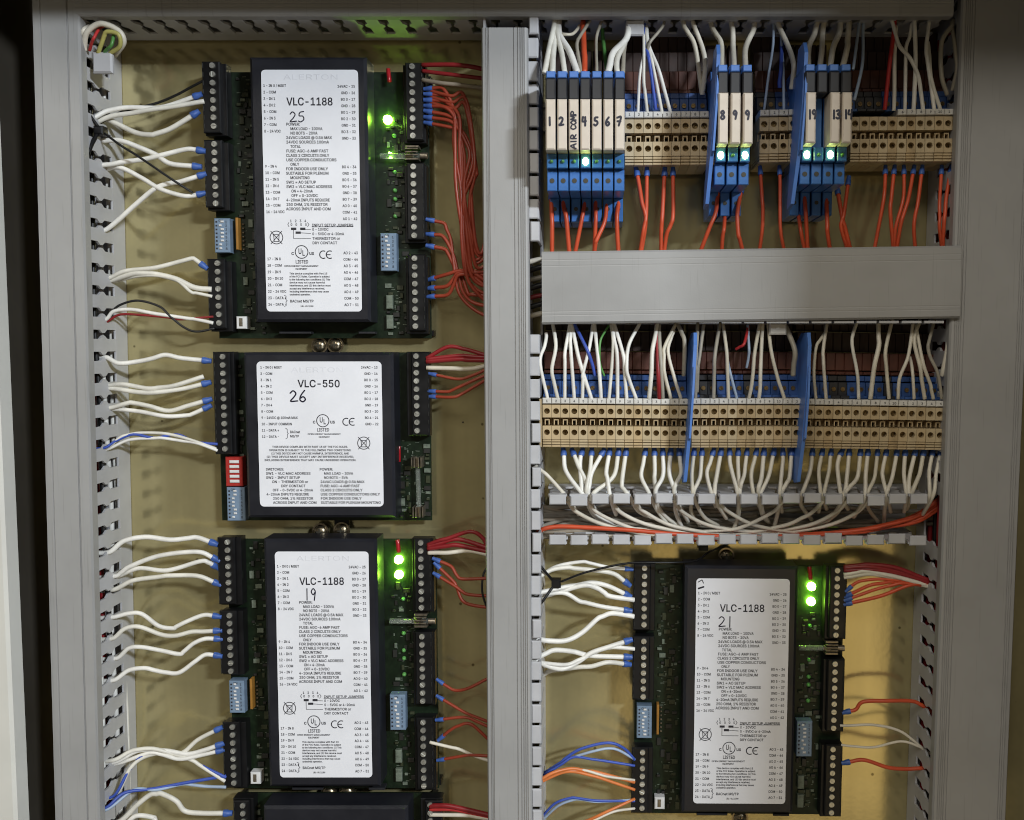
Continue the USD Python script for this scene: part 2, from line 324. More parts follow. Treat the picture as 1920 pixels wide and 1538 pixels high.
upright_duct('wire_duct', 'tall grey wire duct between the controllers and the terminal rows', CX0, CX1, ZB, P(940, 52, DH)[2] + .02, [CX0 + .0022, CX0 + .0032, CX0 + .0042, CX1 - .0092, CX1 - .0065, CX1 - .0048, CX1 - .0034, CX1 - .0020], cover_top=P(940, 52, DH + .003)[2], lean=.0075, phase=.002, plain=True, gap=(P(1005, 628, .05)[2], P(1005, 478, .05)[2]))
upright_duct('wire_duct', 'wide grey wire duct down the right edge of the cabinet', RX0, RX1, ZB, ztop, [RX0 + x for x in (.0022, .0036, .0050, .0064, .0084)] + [RX1 - x for x in (.006, .0045, .003)], phase=PHR, tilt=.0115, pitch=PITL, gap=(P(1760, 1018, .03)[2], P(1760, 935, .03)[2]))
def level_duct(name, label, x0, x1, z0, z1, cover=True, top=DH, lip=0.0, coverx=None, dz=0.0, phase=0.0, pitch=PITCHF):
    t = Thing(name, label, 'wire duct', ((x0 + x1) / 2, 0, z0))
    t.part('base', box(x0, x1, .0005, .003, z0 + .0018, z1 - .0018), 'finger')
    for s, zw in ((-1, z0), (1, z1)):
        za, zb = (zw, zw + .0016) if s < 0 else (zw - .0016, zw)
        t.part('side_strip', box(x0, x1, .0032, .0185, za, zb, .0002), 'finger')
        x = x0 + phase
        while x + pitch <= x1 + .001:
            m = flat_prism(finger_outline_x(x + pitch / 2, pitch, top), za, zb)
            if lip:
                j = random.uniform(-.0012, .0012); a = pitch / 2 - .0016; l0, l1 = (za, zb + lip) if s < 0 else (za - lip, zb)
                m = cat(m, box(x + pitch / 2 - a, x + pitch / 2 + a, top + .0001 + j * .3, top + .0024 + j * .3, l0 + j, l1 + j, .0007))
            t.part('finger', m, 'finger'); x += pitch
    if cover:
        a, b = coverx or (x0, x1); h = .0032
        gr = []
        for gz in (z0 + .0052, z0 + .0078, z1 - .0092, z1 - .0052): gr += [(gz - .0005, top + h), (gz, top + h - .00016), (gz + .0005, top + h)]
        prof = [(z0 - .0008, top - .006), (z0 - .0008, top + .0015), (z0 + .0006, top + h)] + gr + [(z1 - .0006, top + h), (z1 + .0008, top + .0015), (z1 + .0008, top - .006), (z1 + .0001, top - .006), (z1 + .0001, top + .0006), (z0 - .0001, top + .0006), (z0 - .0001, top - .006)]
        m = trimesh.creation.extrude_polygon(Polygon(prof), b - a, engine='earcut'); v = np.array(m.vertices)
        c = (np.stack([a + v[:, 2], -v[:, 1], v[:, 0]], 1), np.array(m.faces))
        if dz: c[0][:, 2] += dz * (c[0][:, 0] - a) / (b - a)
        t.part('cover', c, 'duct')
    return t
def finger_outline_x(x, w=PITCHF, top=DH):
    p = finger_outline(x, w, top); return Polygon([(b, a) for a, b in p.exterior.coords])
zt0 = P(600, 30, DH)[2]
level_duct('wire_duct', 'dark grey slotted wire duct across the top of the cabinet', LX1 + .002, RX0 - .003, zt0, zt0 + .038, phase=.003)
mz1, mz0 = P(1400, 474, .066)[2], P(1400, 606, .066)[2]
level_duct('wire_duct', 'short grey wire duct crossing between the upper and lower terminal rows', CX1 + .0085, RX0 - .003, mz0, mz1, top=.0625, coverx=(P(1016, 540, .066)[0], P(1802, 530, .066)[0]), dz=.0042)
oz1, oz0 = P(1400, 929, .06)[2], P(1400, 1023, .06)[2]
level_duct('wire_duct', 'open grey slotted wire duct without cover, full of wires', P(1022, 970, .06)[0], P(1745, 970, .06)[0], oz0, oz1, cover=False, top=.055, lip=.0055, phase=.0012, pitch=.01515)
# ---------------------------------------------------------------- wires
def place(pts, d, wall=None, wall_in=None):
    """Photo points with a height profile (start, middle, end) above the plate."""
    n = len(pts); out = []
    seg = np.r_[0, np.cumsum(np.hypot(*np.diff(np.array([p[:2] for p in pts], float), axis=0).T))]; seg = seg / seg[-1]
    for (q, t) in zip(pts, seg):
        dd = q[2] if len(q) > 2 else (d[0] * (1 - t) ** 2 + 2 * (2 * d[1] - .5 * d[0] - .5 * d[2]) * t * (1 - t) + d[2] * t * t)
        out.append(P(q[0], q[1], max(.003, dd)))
    return out
def wire(color, r, pts, d, label, group=None, ferrule=None, extra0=None, extra1=None, wallx=None, flen=17, name='wire'):
    """ferrule: 'start' or 'end' puts a blue sleeve there. wallx: the upright duct wall the start comes through."""
    k = .000385
    if wallx is not None:
        d0 = d_on_wall(pts[0][0], pts[0][1], wallx); d0 = min(max(d0, .012), .050); d = (d0, d[1], d[2])
    q = place(pts, d)
    jr = random.Random(int(pts[0][0] * 31 + pts[0][1] * 17 + pts[-1][1] * 7)); r = r * jr.uniform(.93, 1.07)
    for i in range(1, len(q) - 1): q[i] = q[i] + np.array([jr.uniform(-1, 1) * .0006, jr.uniform(-1, 1) * .0012, jr.uniform(-1, 1) * .0006])
    if color in ('white', 'cream') and jr.random() < .35: color += ' dirty'
    if len(q) > 2:                                         # a slight kink somewhere along it
        i = jr.randrange(0, len(q) - 1); t_ = jr.uniform(.3, .7); q.insert(i + 1, q[i] * (1 - t_) + q[i + 1] * t_ + np.array([jr.uniform(-1, 1) * .0005, 0, jr.uniform(-1, 1) * .0005]) + (path_smooth(q, 10)[i * 10 + int(t_ * 10)] - (q[i] * (1 - t_) + q[i + 1] * t_)))
    if extra0 is not None: q = [q[0] + np.array(extra0)] + q
    if extra1 is not None: q = q + [q[-1] + np.array(extra1)]
    sp = path_smooth(q)
    if not ferrule:
        return solo(name, tube(sp, r * k), 'wire_' + color, label, 'wire', group, smooth=True)
    t = Thing(name, label, 'wire', sp[0], group)
    end = sp if ferrule == 'end' else sp[::-1]
    dirv = end[-1] - end[-3]; dirv /= np.linalg.norm(dirv)
    t.part('insulation', tube(sp, r * k), 'wire_' + color, smooth=True)
    R = r * k; L = flen * k
    s = np.linspace(0, 1, 6)[:, None]; ax = end[-1] - dirv * .0012 + dirv * L * s
    t.part('ferrule', tube(ax, np.array([R * 1.42, R * 1.5, R * 1.45, R * 1.25, R * 1.12, R * 1.1]), 10), 'ferrule', smooth=40)
    return t.path
def batch(items, key, fmt, group, d, **kw):
    """items: (color, radius, points, options); the nth by 'key' gets an ordinal in its label."""
    order = sorted(range(len(items)), key=lambda i: key(items[i]))
    count = {}
    rank = {}
    for i in order:
        c = items[i][0]; count[c] = count.get(c, 0) + 1; rank[i] = count[c]
    for i, it in enumerate(items):
        c, r, pts = it[:3]; o = dict(kw); o.update(it[3] if len(it) > 3 else {})
        dd = o.pop('d', d)
        lab = fmt.format(o=ORD[rank[i] - 1] if count[c] > 1 else 'only', c=c); ow = o.pop('label', None)
        wire(c, r, pts, dd, ow or lab, group, **o)
Fe = {'ferrule': 'end'}
left = dict(wallx=LX1, extra0=(-.012, 0, -.001))
y0 = lambda it: it[2][-1][1]
batch([('white', 4.6, [(173, 222), (200, 208), (235, 200), (280, 203), (320, 196), (366, 181)], Fe),
       ('white', 4.4, [(180, 229), (215, 217), (250, 213), (285, 207), (325, 200), (383, 190)]),
       ('white', 4.6, [(188, 219), (220, 232), (255, 250), (285, 255), (320, 242), (362, 216)], Fe),
       ('white', 4.6, [(186, 265), (215, 262), (250, 272), (290, 290), (320, 307), (364, 312)], Fe),
       ('white', 4.4, [(188, 310), (230, 303), (270, 300), (310, 290), (350, 280), (372, 282)], Fe),
       ('white', 4.6, [(197, 318), (225, 315), (265, 335), (300, 355), (340, 367), (372, 365)], Fe),
       ('white', 4.6, [(193, 433), (212, 421), (255, 382), (290, 352), (320, 342), (350, 338), (374, 330)], Fe),
       ('white', 4.4, [(203, 522), (235, 508), (290, 503), (340, 490), (360, 486), (378, 496)], Fe),
       ('white', 5.0, [(206, 526), (250, 513), (290, 513), (330, 523), (365, 538), (397, 543)]),
       ('white', 3.0, [(210, 529), (260, 519), (300, 517), (330, 526), (358, 546), (398, 556)]),
       ('white', 3.6, [(197, 600), (215, 585), (245, 582), (290, 588), (350, 596), (400, 606)]),
       ('dark red', 2.2, [(199, 604), (225, 590), (280, 591), (340, 600), (400, 594)]),
       ('black', 2.4, [(198, 596), (225, 572), (260, 563), (300, 575), (320, 595), (345, 615), (370, 622), (402, 616)]),
       ('black', 2.6, [(182, 233), (225, 212), (290, 194), (330, 178), (388, 148)], {'d': (.03, .022, .024)})],
      y0, '{o} {c} wire down, left side of the upper left controller', 'wires from the left duct to controller 25', (.035, .030, .026), **left)
batch([('white', 4.4, [(198, 670), (225, 680), (260, 678), (310, 665), (340, 672), (382, 676)], Fe),
       ('white', 4.4, [(204, 723), (230, 720), (275, 730), (330, 722), (382, 706)]),
       ('white', 4.4, [(205, 728), (240, 733), (290, 735), (340, 731), (382, 720)], Fe),
       ('white', 4.4, [(206, 765), (240, 757), (280, 763), (315, 770), (350, 760), (384, 752)], Fe),
       ('white', 4.4, [(210, 767), (260, 773), (310, 781), (350, 778), (384, 766)], Fe),
       ('white', 3.0, [(197, 841), (225, 821), (265, 811), (310, 813), (355, 823), (406, 842)]),
       ('white', 3.0, [(200, 843), (240, 824), (290, 821), (340, 827), (370, 831), (408, 845)]),
       ('blue', 2.8, [(195, 840), (220, 826), (250, 816), (290, 820), (330, 815), (365, 829), (408, 833)])],
      y0, '{o} {c} wire down, left side of the short wide controller', 'wires from the left duct to controller 26', (.035, .032, .026), **left)
batch([('white', 4.6, [(206, 1035), (230, 1016), (270, 1009), (320, 1012), (370, 1010), (396, 1017)], Fe),
       ('white', 4.6, [(217, 1080), (245, 1062), (300, 1043), (370, 1036), (400, 1046)], Fe),
       ('white', 4.6, [(222, 1080), (260, 1066), (315, 1070), (375, 1053), (400, 1060)], Fe),
       ('white', 4.6, [(216, 1105), (250, 1088), (300, 1080), (370, 1080), (402, 1092)], Fe),
       ('white', 4.6, [(214, 1157), (240, 1150), (265, 1153), (300, 1172), (325, 1178), (350, 1165), (380, 1155), (402, 1155)], Fe),
       ('white', 4.6, [(212, 1197), (235, 1178), (260, 1176), (300, 1190), (330, 1190), (360, 1183), (403, 1183)], Fe),
       ('white', 4.6, [(220, 1234), (240, 1216), (265, 1212), (300, 1222), (335, 1227), (365, 1207), (385, 1198), (404, 1198)], Fe),
       ('white', 4.6, [(215, 1275), (240, 1258), (270, 1253), (310, 1262), (335, 1262), (365, 1240), (385, 1229), (404, 1229)], Fe),
       ('white', 4.4, [(215, 1425), (240, 1410), (290, 1403), (335, 1413), (370, 1390), (406, 1369)], Fe),
       ('white', 4.4, [(219, 1428), (260, 1406), (310, 1408), (350, 1413), (408, 1398)], Fe),
       ('white', 4.2, [(223, 1431), (280, 1413), (340, 1424), (380, 1416), (408, 1409)], Fe),
       ('white', 3.6, [(218, 1492), (245, 1440), (275, 1417), (320, 1413), (360, 1424), (422, 1465)]),
       ('blue', 2.8, [(214, 1492), (243, 1447), (275, 1412), (330, 1411), (370, 1432), (424, 1458)]),
       ('blue', 3.2, [(200, 1514), (235, 1487), (290, 1479), (345, 1470), (424, 1455)]),
       ('light blue', 3.0, [(203, 1517), (250, 1481), (290, 1483), (340, 1472), (385, 1475), (424, 1476)]),
       ('white', 4.8, [(225, 1540), (255, 1512), (280, 1491), (305, 1488), (330, 1500), (345, 1520), (375, 1526), (422, 1525)], {'ferrule': 'end', 'label': 'white wire with a high hump at the bottom left corner of the plate'}),
       ('white', 4.8, [(228, 1550), (255, 1530), (285, 1535), (305, 1552), (400, 1560)], {'label': 'lowest white wire, arching at the bottom edge of the picture'})],
      y0, '{o} {c} wire down, left side of the lower left controller', 'wires from the left duct to controller 19', (.035, .032, .026), **left)
mid = dict(wallx=CX1 + .003, extra0=(-.008, 0, 0))
batch([('white', 4.6, [(1004, 1085), (1035, 1069), (1065, 1065), (1110, 1070), (1148, 1077), (1172, 1091)], Fe),
       ('white', 3.6, [(1006, 1082), (1045, 1062), (1090, 1055), (1140, 1064), (1174, 1067)], Fe),
       ('white', 4.4, [(1004, 1113), (1060, 1100), (1110, 1094), (1140, 1100), (1172, 1114)], Fe),
       ('white', 5.2, [(1006, 1121), (1050, 1108), (1095, 1097), (1120, 1102), (1145, 1120), (1189, 1125)]),
       ('white', 4.6, [(1005, 1117), (1055, 1112), (1085, 1128), (1130, 1138), (1172, 1144)], Fe),
       ('white', 5.0, [(1003, 1197), (1025, 1203), (1060, 1200), (1090, 1185), (1120, 1160), (1150, 1152), (1189, 1156)]),
       ('white', 5.0, [(1003, 1235), (1040, 1220), (1075, 1222), (1110, 1232), (1172, 1232)], Fe),
       ('white', 5.0, [(1003, 1238), (1025, 1250), (1055, 1254), (1085, 1240), (1110, 1222), (1173, 1203)], Fe),
       ('white', 4.6, [(1009, 1271), (1030, 1258), (1070, 1255), (1110, 1250), (1140, 1242), (1171, 1245)], Fe),
       ('white', 3.8, [(1004, 1242), (1060, 1247), (1085, 1238), (1110, 1225), (1145, 1213), (1190, 1217)]),
       ('blue', 3.0, [(1009, 1455), (1050, 1430), (1090, 1405), (1140, 1392), (1170, 1402), (1190, 1425)]),
       ('light blue', 2.6, [(1011, 1457), (1060, 1427), (1110, 1408), (1150, 1405), (1190, 1424)]),
       ('blue', 2.6, [(1008, 1459), (1050, 1434), (1075, 1420), (1110, 1425), (1190, 1436)]),
       ('bright orange', 3.2, [(1006, 1466), (1035, 1447), (1070, 1443), (1120, 1450), (1190, 1467)]),
       ('bright orange', 3.0, [(1007, 1469), (1060, 1447), (1110, 1455), (1190, 1481)]),
       ('cream', 2.6, [(1007, 1468), (1040, 1450), (1090, 1444), (1140, 1455), (1190, 1463)]),
       ('blue', 2.8, [(1009, 1538), (1040, 1507), (1070, 1497), (1120, 1501), (1190, 1502)]),
       ('light blue', 2.6, [(1010, 1543), (1045, 1512), (1075, 1500), (1120, 1504), (1190, 1500)]),
       ('bright orange', 2.8, [(1020, 1560), (1100, 1540), (1140, 1520), (1190, 1498)]),
       ('cream', 2.6, [(1022, 1565), (1105, 1542), (1150, 1523), (1190, 1516)])],
      y0, '{o} {c} wire down, left side of the right-hand controller', 'wires from the middle duct to controller 21', (.035, .034, .026), **mid)
right = dict(d=(.026, .030, .032), extra1=(.012, 0, 0))
Fs = {'ferrule': 'start'}
ys = lambda it: it[2][0][1]
def rbatch(items, num, to): batch(items, ys, '{o} {c} wire down, right side of the ' + {'25': 'upper left controller', '26': 'short wide controller', '19': 'lower left controller', '21': 'right-hand controller'}[num], f'wires from controller {num} to the {to} duct', (.026, .030, .030), extra1=(.012, 0, 0))
rbatch([('dark red', 4.2, [(1582, 1063), (1630, 1058), (1680, 1066), (1742, 1088)]), ('dark red', 4.2, [(1582, 1066), (1632, 1063), (1685, 1072), (1742, 1091)]), ('dark red', 4.2, [(1582, 1070), (1640, 1067), (1690, 1077), (1742, 1093)]),
        ('cream', 4.2, [(1582, 1078), (1625, 1070), (1680, 1081), (1742, 1098)]), ('cream', 3.8, [(1582, 1083), (1630, 1077), (1685, 1086), (1742, 1100)]),
        ('orange', 3.4, [(1595, 1101), (1620, 1088), (1660, 1085), (1740, 1096)], Fs), ('orange', 3.4, [(1595, 1114), (1630, 1098), (1680, 1092), (1740, 1099)], Fs), ('orange', 3.4, [(1595, 1122), (1640, 1105), (1690, 1094), (1740, 1097)], Fs),
        ('orange', 3.6, [(1595, 1131), (1650, 1118), (1700, 1099), (1740, 1095)], Fs), ('orange', 3.8, [(1592, 1334), (1605, 1330), (1620, 1318), (1660, 1315), (1710, 1317), (1752, 1336)], Fs),
        ('cream', 2.6, [(1575, 1361), (1640, 1359), (1690, 1375), (1744, 1413)]), ('cream', 2.6, [(1577, 1397), (1640, 1401), (1690, 1390), (1720, 1399), (1744, 1412)]), ('orange', 3.8, [(1591, 1429), (1620, 1427), (1665, 1438), (1700, 1442), (1742, 1441)], Fs)], '21', 'right')
oc = 'dull orange'; rj = random.Random(3)
items = [('dark red', 4, [(792, 122), (850, 121), (915, 132)]), ('dark red', 4, [(792, 133), (850, 140), (915, 148)]), ('brown', 4.2, [(792, 150), (830, 158), (920, 167)])]
for j in range(10):
    sy = 166 + (j % 7) * 11 + (j > 6) * 5; b = j * 4.6; J = lambda m=7: rj.uniform(-m, m)
    items.append((oc, 3.4, [(808, sy), (832 + j * 2, sy + 2 + j), (852 + b * .5 + J(4), sy + 40 - j * 4), (854 + b + J(), 270 + j * 5), (856 + b * .6 + J(), 350 + (j * 37) % 30), (866 + b * .6 + J(), 450), (878 + b * .5 + J(5), 530 - j * 6), (918, 570 - j * 15)], {'ferrule': 'start' if j < 7 else None, 'd': (.026, .034, .03)}))
for j, sy in enumerate((414, 440, 463)):
    items.append((oc, 3.6, [(812, sy), (832, sy + 5), (846 + j * 5, sy + 40), (852 + j * 6, 510), (862 + j * 8, 550), (885, 580 - j * 14), (920, 595 - j * 20)], {'ferrule': 'start', 'd': (.022, .026, .03)}))
for j, sy in enumerate((522, 540, 556)):
    items.append((oc, 3.6, [(813, sy), (838, sy - 6 + j * 2), (860, 509 + j * 4), (885, 506 + j * 6), (920, 522 + j * 10)], {'ferrule': 'start', 'd': (.022, .03, .03)}))
rbatch(items, '25', 'middle')
rbatch([('dark red', 3.6, [(800, 672), (838, 652), (870, 655), (920, 668)]), ('dark red', 4.6, [(800, 674), (860, 666), (920, 671)]), ('dark red', 4.6, [(800, 678), (860, 675), (920, 676)]), ('cream', 4.4, [(800, 690), (850, 692), (890, 691), (922, 684)]),
        (oc, 3, [(816, 703), (860, 711), (922, 690)], Fs), (oc, 3, [(815, 734), (840, 735), (870, 722), (922, 700)], Fs), (oc, 3, [(815, 744), (850, 744), (890, 724), (922, 708)], Fs)], '26', 'middle')
rbatch([('dark red', 4, [(802, 1022), (840, 1010), (880, 998), (905, 1008), (924, 1040)]), ('dark red', 4.4, [(802, 1025), (860, 1013), (924, 1030)]), ('dark red', 4.4, [(802, 1029), (860, 1022), (924, 1036)]), ('cream', 4.2, [(803, 1037), (840, 1036), (880, 1034), (924, 1042)]),
        (oc, 3.2, [(823, 1052), (845, 1062), (870, 1086), (924, 1084)], Fs), (oc, 3.2, [(823, 1064), (850, 1092), (872, 1132), (924, 1140)], Fs), (oc, 3.2, [(823, 1081), (855, 1098), (880, 1115), (924, 1118)], Fs),
        ('black', 2.2, [(924, 1048), (906, 1080), (905, 1115), (924, 1156)]),
        (oc, 3.2, [(829, 1281), (855, 1295), (880, 1291), (926, 1268)], Fs), (oc, 3.2, [(829, 1311), (870, 1335), (926, 1356)], Fs), (oc, 3.2, [(829, 1349), (870, 1347), (926, 1366)], Fs), (oc, 3.2, [(830, 1381), (860, 1362), (885, 1357), (926, 1394)], Fs),
        ('cream', 3.4, [(806, 1392), (860, 1405), (890, 1420), (926, 1428)]), (oc, 3.2, [(831, 1424), (870, 1416), (926, 1418)], Fs)], '19', 'middle')
for c, r, p, l in (('dark red', 5, [(806, 1512), (850, 1511), (926, 1530)], 'dark red wire beside the lowest, cut off controller'), ('red', 4, [(806, 1518), (850, 1519), (926, 1534)], 'red wire beside the lowest, cut off controller'), ('cream', 4.2, [(806, 1528), (870, 1529), (926, 1536)], 'cream wire beside the lowest, cut off controller')):
    wire(c, r, p, (.026, .03, .03), l, extra1=(.012, 0, 0))
# ---- wires above and below the terminals
tx = lambda it: it[2][-1][0]; bx = lambda it: it[2][0][0]
batch([('white', 5, [(1041, 30), (1040, 52), (1030, 88), (1021, 137)]), ('white', 5, [(1043, 35), (1042, 60), (1038, 100), (1036, 137)]), ('white', 5, [(1046, 35), (1046, 62), (1055, 100), (1059, 137)]), ('white', 5.6, [(1047, 35), (1050, 65), (1068, 95), (1083, 137)]),
       ('orange', 5, [(1093, 40), (1093, 75), (1095, 100), (1096, 137)]), ('grey', 3, [(1112, 30), (1085, 70), (1083, 92), (1090, 137)]), ('grey', 3, [(1130, 36), (1117, 75), (1119, 134)]), ('white', 5.6, [(1180, 40), (1175, 72), (1150, 100), (1140, 137)]), ('white', 4.4, [(1178, 45), (1172, 78), (1158, 108), (1158, 137)]), ('grey', 4, [(1176, 60), (1170, 90), (1168, 137)])],
      tx, '{o} {c} wire from left on top of the seven relay group', 'wires on top of the seven relays', (.045, .06, .072))
wire('cream', 3, [(1087, 48), (1072, 62), (1055, 66), (1043, 62)], (.045, .055, .048), 'short cream wire bridging between the wires above relay 2')
wire('green', 3.4, [(1128, 42), (1132, 80), (1138, 134)], (.03, .03, .04), 'thin green wire behind the wires above relay 6')
batch([('white', 3, [(1208, 50), (1207, 95), (1199, 140), (1196, 214)]), ('white', 3, [(1207, 50), (1207, 98), (1208, 150), (1214, 214)]), ('white', 3.2, [(1210, 50), (1213, 80), (1225, 130), (1242, 214)]), ('white', 3.2, [(1212, 50), (1217, 84), (1235, 130), (1258, 214)]),
       ('blue', 3, [(1208, 45), (1211, 85), (1216, 115), (1230, 206)]), ('cream', 4.4, [(1280, 36), (1284, 50), (1305, 90), (1316, 175)]), ('cream', 4.4, [(1298, 36), (1302, 50), (1321, 110), (1317, 178)]), ('grey', 3, [(1246, 40), (1241, 52), (1217, 80), (1212, 110)])],
      tx, '{o} {c} wire from left into the top of the upper left terminal strip', 'wires above the upper left terminals', (.045, .055, .050))
batch([('cream', 5, [(1330, 38), (1336, 56), (1351, 84), (1353, 130)]), ('cream', 5, [(1370, 38), (1372, 58), (1376, 90), (1377, 130)]), ('cream', 5.4, [(1414, 38), (1411, 58), (1398, 90), (1398, 130)])],
      tx, '{o} {c} wire from left on top of the middle relay group', 'wires on top of the three relays', (.04, .055, .07))
batch([('light blue', 2.6, [(1450, 40), (1448, 90), (1440, 140), (1433, 206)]), ('cream', 5, [(1455, 34), (1460, 50), (1480, 92), (1487, 122), (1484, 168)]), ('light blue', 2.6, [(1465, 60), (1468, 130), (1470, 206)]), ('blue', 3.6, [(1466, 70), (1465, 130), (1462, 165)])],
      tx, '{o} {c} wire from left above the four terminal strip', 'wires above the four terminals', (.04, .05, .05))
batch([('cream', 5, [(1533, 38), (1529, 60), (1518, 88), (1516, 130)]), ('cream', 5, [(1546, 38), (1544, 60), (1540, 90), (1537, 130)]), ('white', 5.4, [(1578, 38), (1574, 62), (1562, 92), (1557, 126)]), ('cream', 5, [(1592, 38), (1591, 62), (1588, 90), (1579, 130)]), ('light blue', 2.6, [(1612, 36), (1608, 62), (1600, 130)]), ('light blue', 2.8, [(1620, 36), (1617, 62), (1614, 130), (1602, 188)])],
      tx, '{o} {c} wire from left on top of the right relay group', 'wires on top of the last relays', (.04, .055, .07))
batch([('red', 4, [(1678, 36), (1676, 60), (1668, 120), (1659, 206)]), ('white', 4, [(1670, 34), (1674, 48), (1685, 86), (1705, 112), (1722, 145), (1731, 208)]), ('white', 3.6, [(1680, 50), (1678, 110), (1676, 208)]), ('white', 3.6, [(1710, 44), (1707, 70), (1698, 104), (1697, 208)]), ('white', 3.8, [(1714, 34), (1716, 60), (1716, 120), (1713, 208)]),
       ('white', 3.6, [(1742, 40), (1738, 90), (1744, 140), (1752, 208)]), ('white', 3.4, [(1740, 80), (1747, 150), (1764, 208)]), ('grey', 4.4, [(1788, 38), (1783, 50), (1766, 80), (1766, 140), (1776, 178)]), ('grey', 4, [(1784, 45), (1790, 80), (1792, 130), (1785, 170)])],
      tx, '{o} {c} wire from left into the top of the upper right terminal strip', 'wires above the upper right terminals', (.045, .055, .050))
dn = (.045, .050, .045)
def down(items, what, grp, d=(.042, .05, .045)): batch(items, bx, '{o} {c} wire from left hanging below ' + what, grp, d, ferrule='start', flen=19)
down([('orange', 3.9, [(1034, 372), (1036, 420), (1035, 482)]), ('orange', 3.9, [(1055, 372), (1062, 412), (1068, 482)]), ('orange', 3.9, [(1096, 372), (1091, 412), (1077, 482)]), ('orange', 3.9, [(1118, 372), (1117, 412), (1114, 482)]), ('orange', 3.9, [(1138, 372), (1134, 412), (1119, 448), (1114, 482)]), ('orange', 3.9, [(1160, 372), (1157, 412), (1160, 482)])], 'the seven relay group', 'orange wires below the seven relays')
down([('orange', 3.7, [(1195, 328), (1203, 380), (1211, 412), (1201, 482)]), ('orange', 3.7, [(1213, 328), (1213, 400), (1205, 440), (1199, 482)]), ('orange', 3.7, [(1246, 328), (1243, 400), (1240, 482)]), ('orange', 3.7, [(1262, 328), (1261, 400), (1251, 440), (1244, 482)])], 'the upper left terminal strip', 'orange wires below the upper left terminals')
down([('orange', 3.7, [(1347, 360), (1342, 400), (1330, 430), (1311, 478)]), ('orange', 3.7, [(1359, 405), (1357, 430), (1353, 478)]), ('orange', 3.7, [(1389, 360), (1383, 400), (1385, 440), (1394, 478)])], 'the middle relay group', 'orange wires below the three relays')
down([('orange', 3.5, [(1426, 326), (1430, 370), (1428, 430), (1423, 478)]), ('orange', 3.5, [(1462, 326), (1464, 370), (1463, 430), (1472, 478)])], 'the four terminal strip', 'orange wires below the four terminals')
down([('orange', 3.6, [(1497, 402), (1502, 430), (1512, 478)]), ('orange', 3.7, [(1507, 362), (1510, 410), (1515, 478)]), ('orange', 3.7, [(1549, 362), (1550, 420), (1558, 478)]), ('orange', 3.9, [(1571, 362), (1580, 410), (1597, 478)]), ('orange', 3.5, [(1590, 345), (1583, 400), (1577, 430), (1592, 478)])], 'the right relay group', 'orange wires below the last relays')
down([('orange', 3.5, [(x, 325)] + p) for x, p in ((1660, [(1655, 380), (1638, 476)]), (1676, [(1670, 400), (1676, 476)]), (1695, [(1692, 380), (1680, 430), (1676, 476)]), (1712, [(1705, 370), (1690, 420), (1680, 476)]), (1728, [(1722, 380), (1716, 430), (1717, 476)]), (1765, [(1761, 380), (1761, 430), (1767, 476)]), (1782, [(1774, 370), (1770, 420), (1767, 476)]))], 'the upper right terminal strip', 'orange wires below the upper right terminals')
UP = [('white', 3.2, [(1024, 625), (1022, 650), (1014, 682), (1027, 748)]), ('white', 3.4, [(1036, 606), (1042, 650), (1034, 692), (1046, 748)]), ('white', 3.2, [(1069, 606), (1061, 660), (1059, 748)]), ('white', 3.2, [(1070, 606), (1070, 670), (1077, 748)]), ('white', 3.4, [(1071, 606), (1086, 680), (1109, 748)]), ('white', 3.4, [(1112, 606), (1105, 650), (1093, 700), (1092, 748)]), ('white', 3.4, [(1114, 606), (1120, 670), (1127, 748)]), ('white', 3.2, [(1145, 606), (1148, 660), (1142, 748)]), ('white', 3.2, [(1147, 606), (1158, 670), (1158, 748)]), ('white', 3.4, [(1151, 606), (1169, 665), (1175, 748)]), ('white', 3.4, [(1200, 606), (1178, 648), (1176, 690), (1193, 748)]), ('white', 4, [(1233, 604), (1224, 660), (1222, 700), (1217, 748)]), ('dark red', 4, [(1231, 606), (1234, 700), (1236, 748)]), ('grey', 3.4, [(1236, 606), (1240, 690), (1243, 748)]), ('cream', 3.6, [(1268, 606), (1246, 650), (1247, 700), (1258, 748)]), ('cream', 3.4, [(1264, 620), (1252, 660), (1263, 705), (1277, 748)]), ('grey', 3.8, [(1270, 606), (1285, 645), (1282, 705)]), ('blue', 3, [(1076, 606), (1099, 652), (1116, 705)]), ('green', 2, [(1142, 610), (1124, 640), (1125, 680), (1133, 705)])]
batch(UP, tx, '{o} {c} wire from left above the lower left terminal strip', 'wires above the lower left terminals', (.045, .054, .050))
UP = [('grey', 3.2, [(1308, 606), (1306, 680), (1304, 748)]), ('grey', 3.4, [(1320, 604), (1316, 640), (1308, 690), (1307, 735)]), ('grey', 3.4, [(1350, 604), (1341, 665), (1338, 748)]), ('cream', 3.2, [(1355, 604), (1361, 660), (1366, 748)]), ('light blue', 2.8, [(1362, 660), (1370, 705), (1382, 748)]), ('cream', 3.4, [(1425, 604), (1415, 660), (1413, 700), (1404, 748)]), ('cream', 3.4, [(1430, 604), (1427, 690), (1423, 748)]), ('cream', 3.4, [(1440, 604), (1448, 660), (1460, 710), (1471, 748)]), ('grey', 4.6, [(1473, 612), (1490, 655), (1487, 705)]), ('red', 3, [(1403, 612), (1395, 645), (1380, 655)]), ('light blue', 2.6, [(1402, 610), (1405, 650), (1400, 690)])]
batch(UP, tx, '{o} {c} wire from left above the lower middle terminal strip', 'wires above the lower middle terminals', (.045, .054, .050))
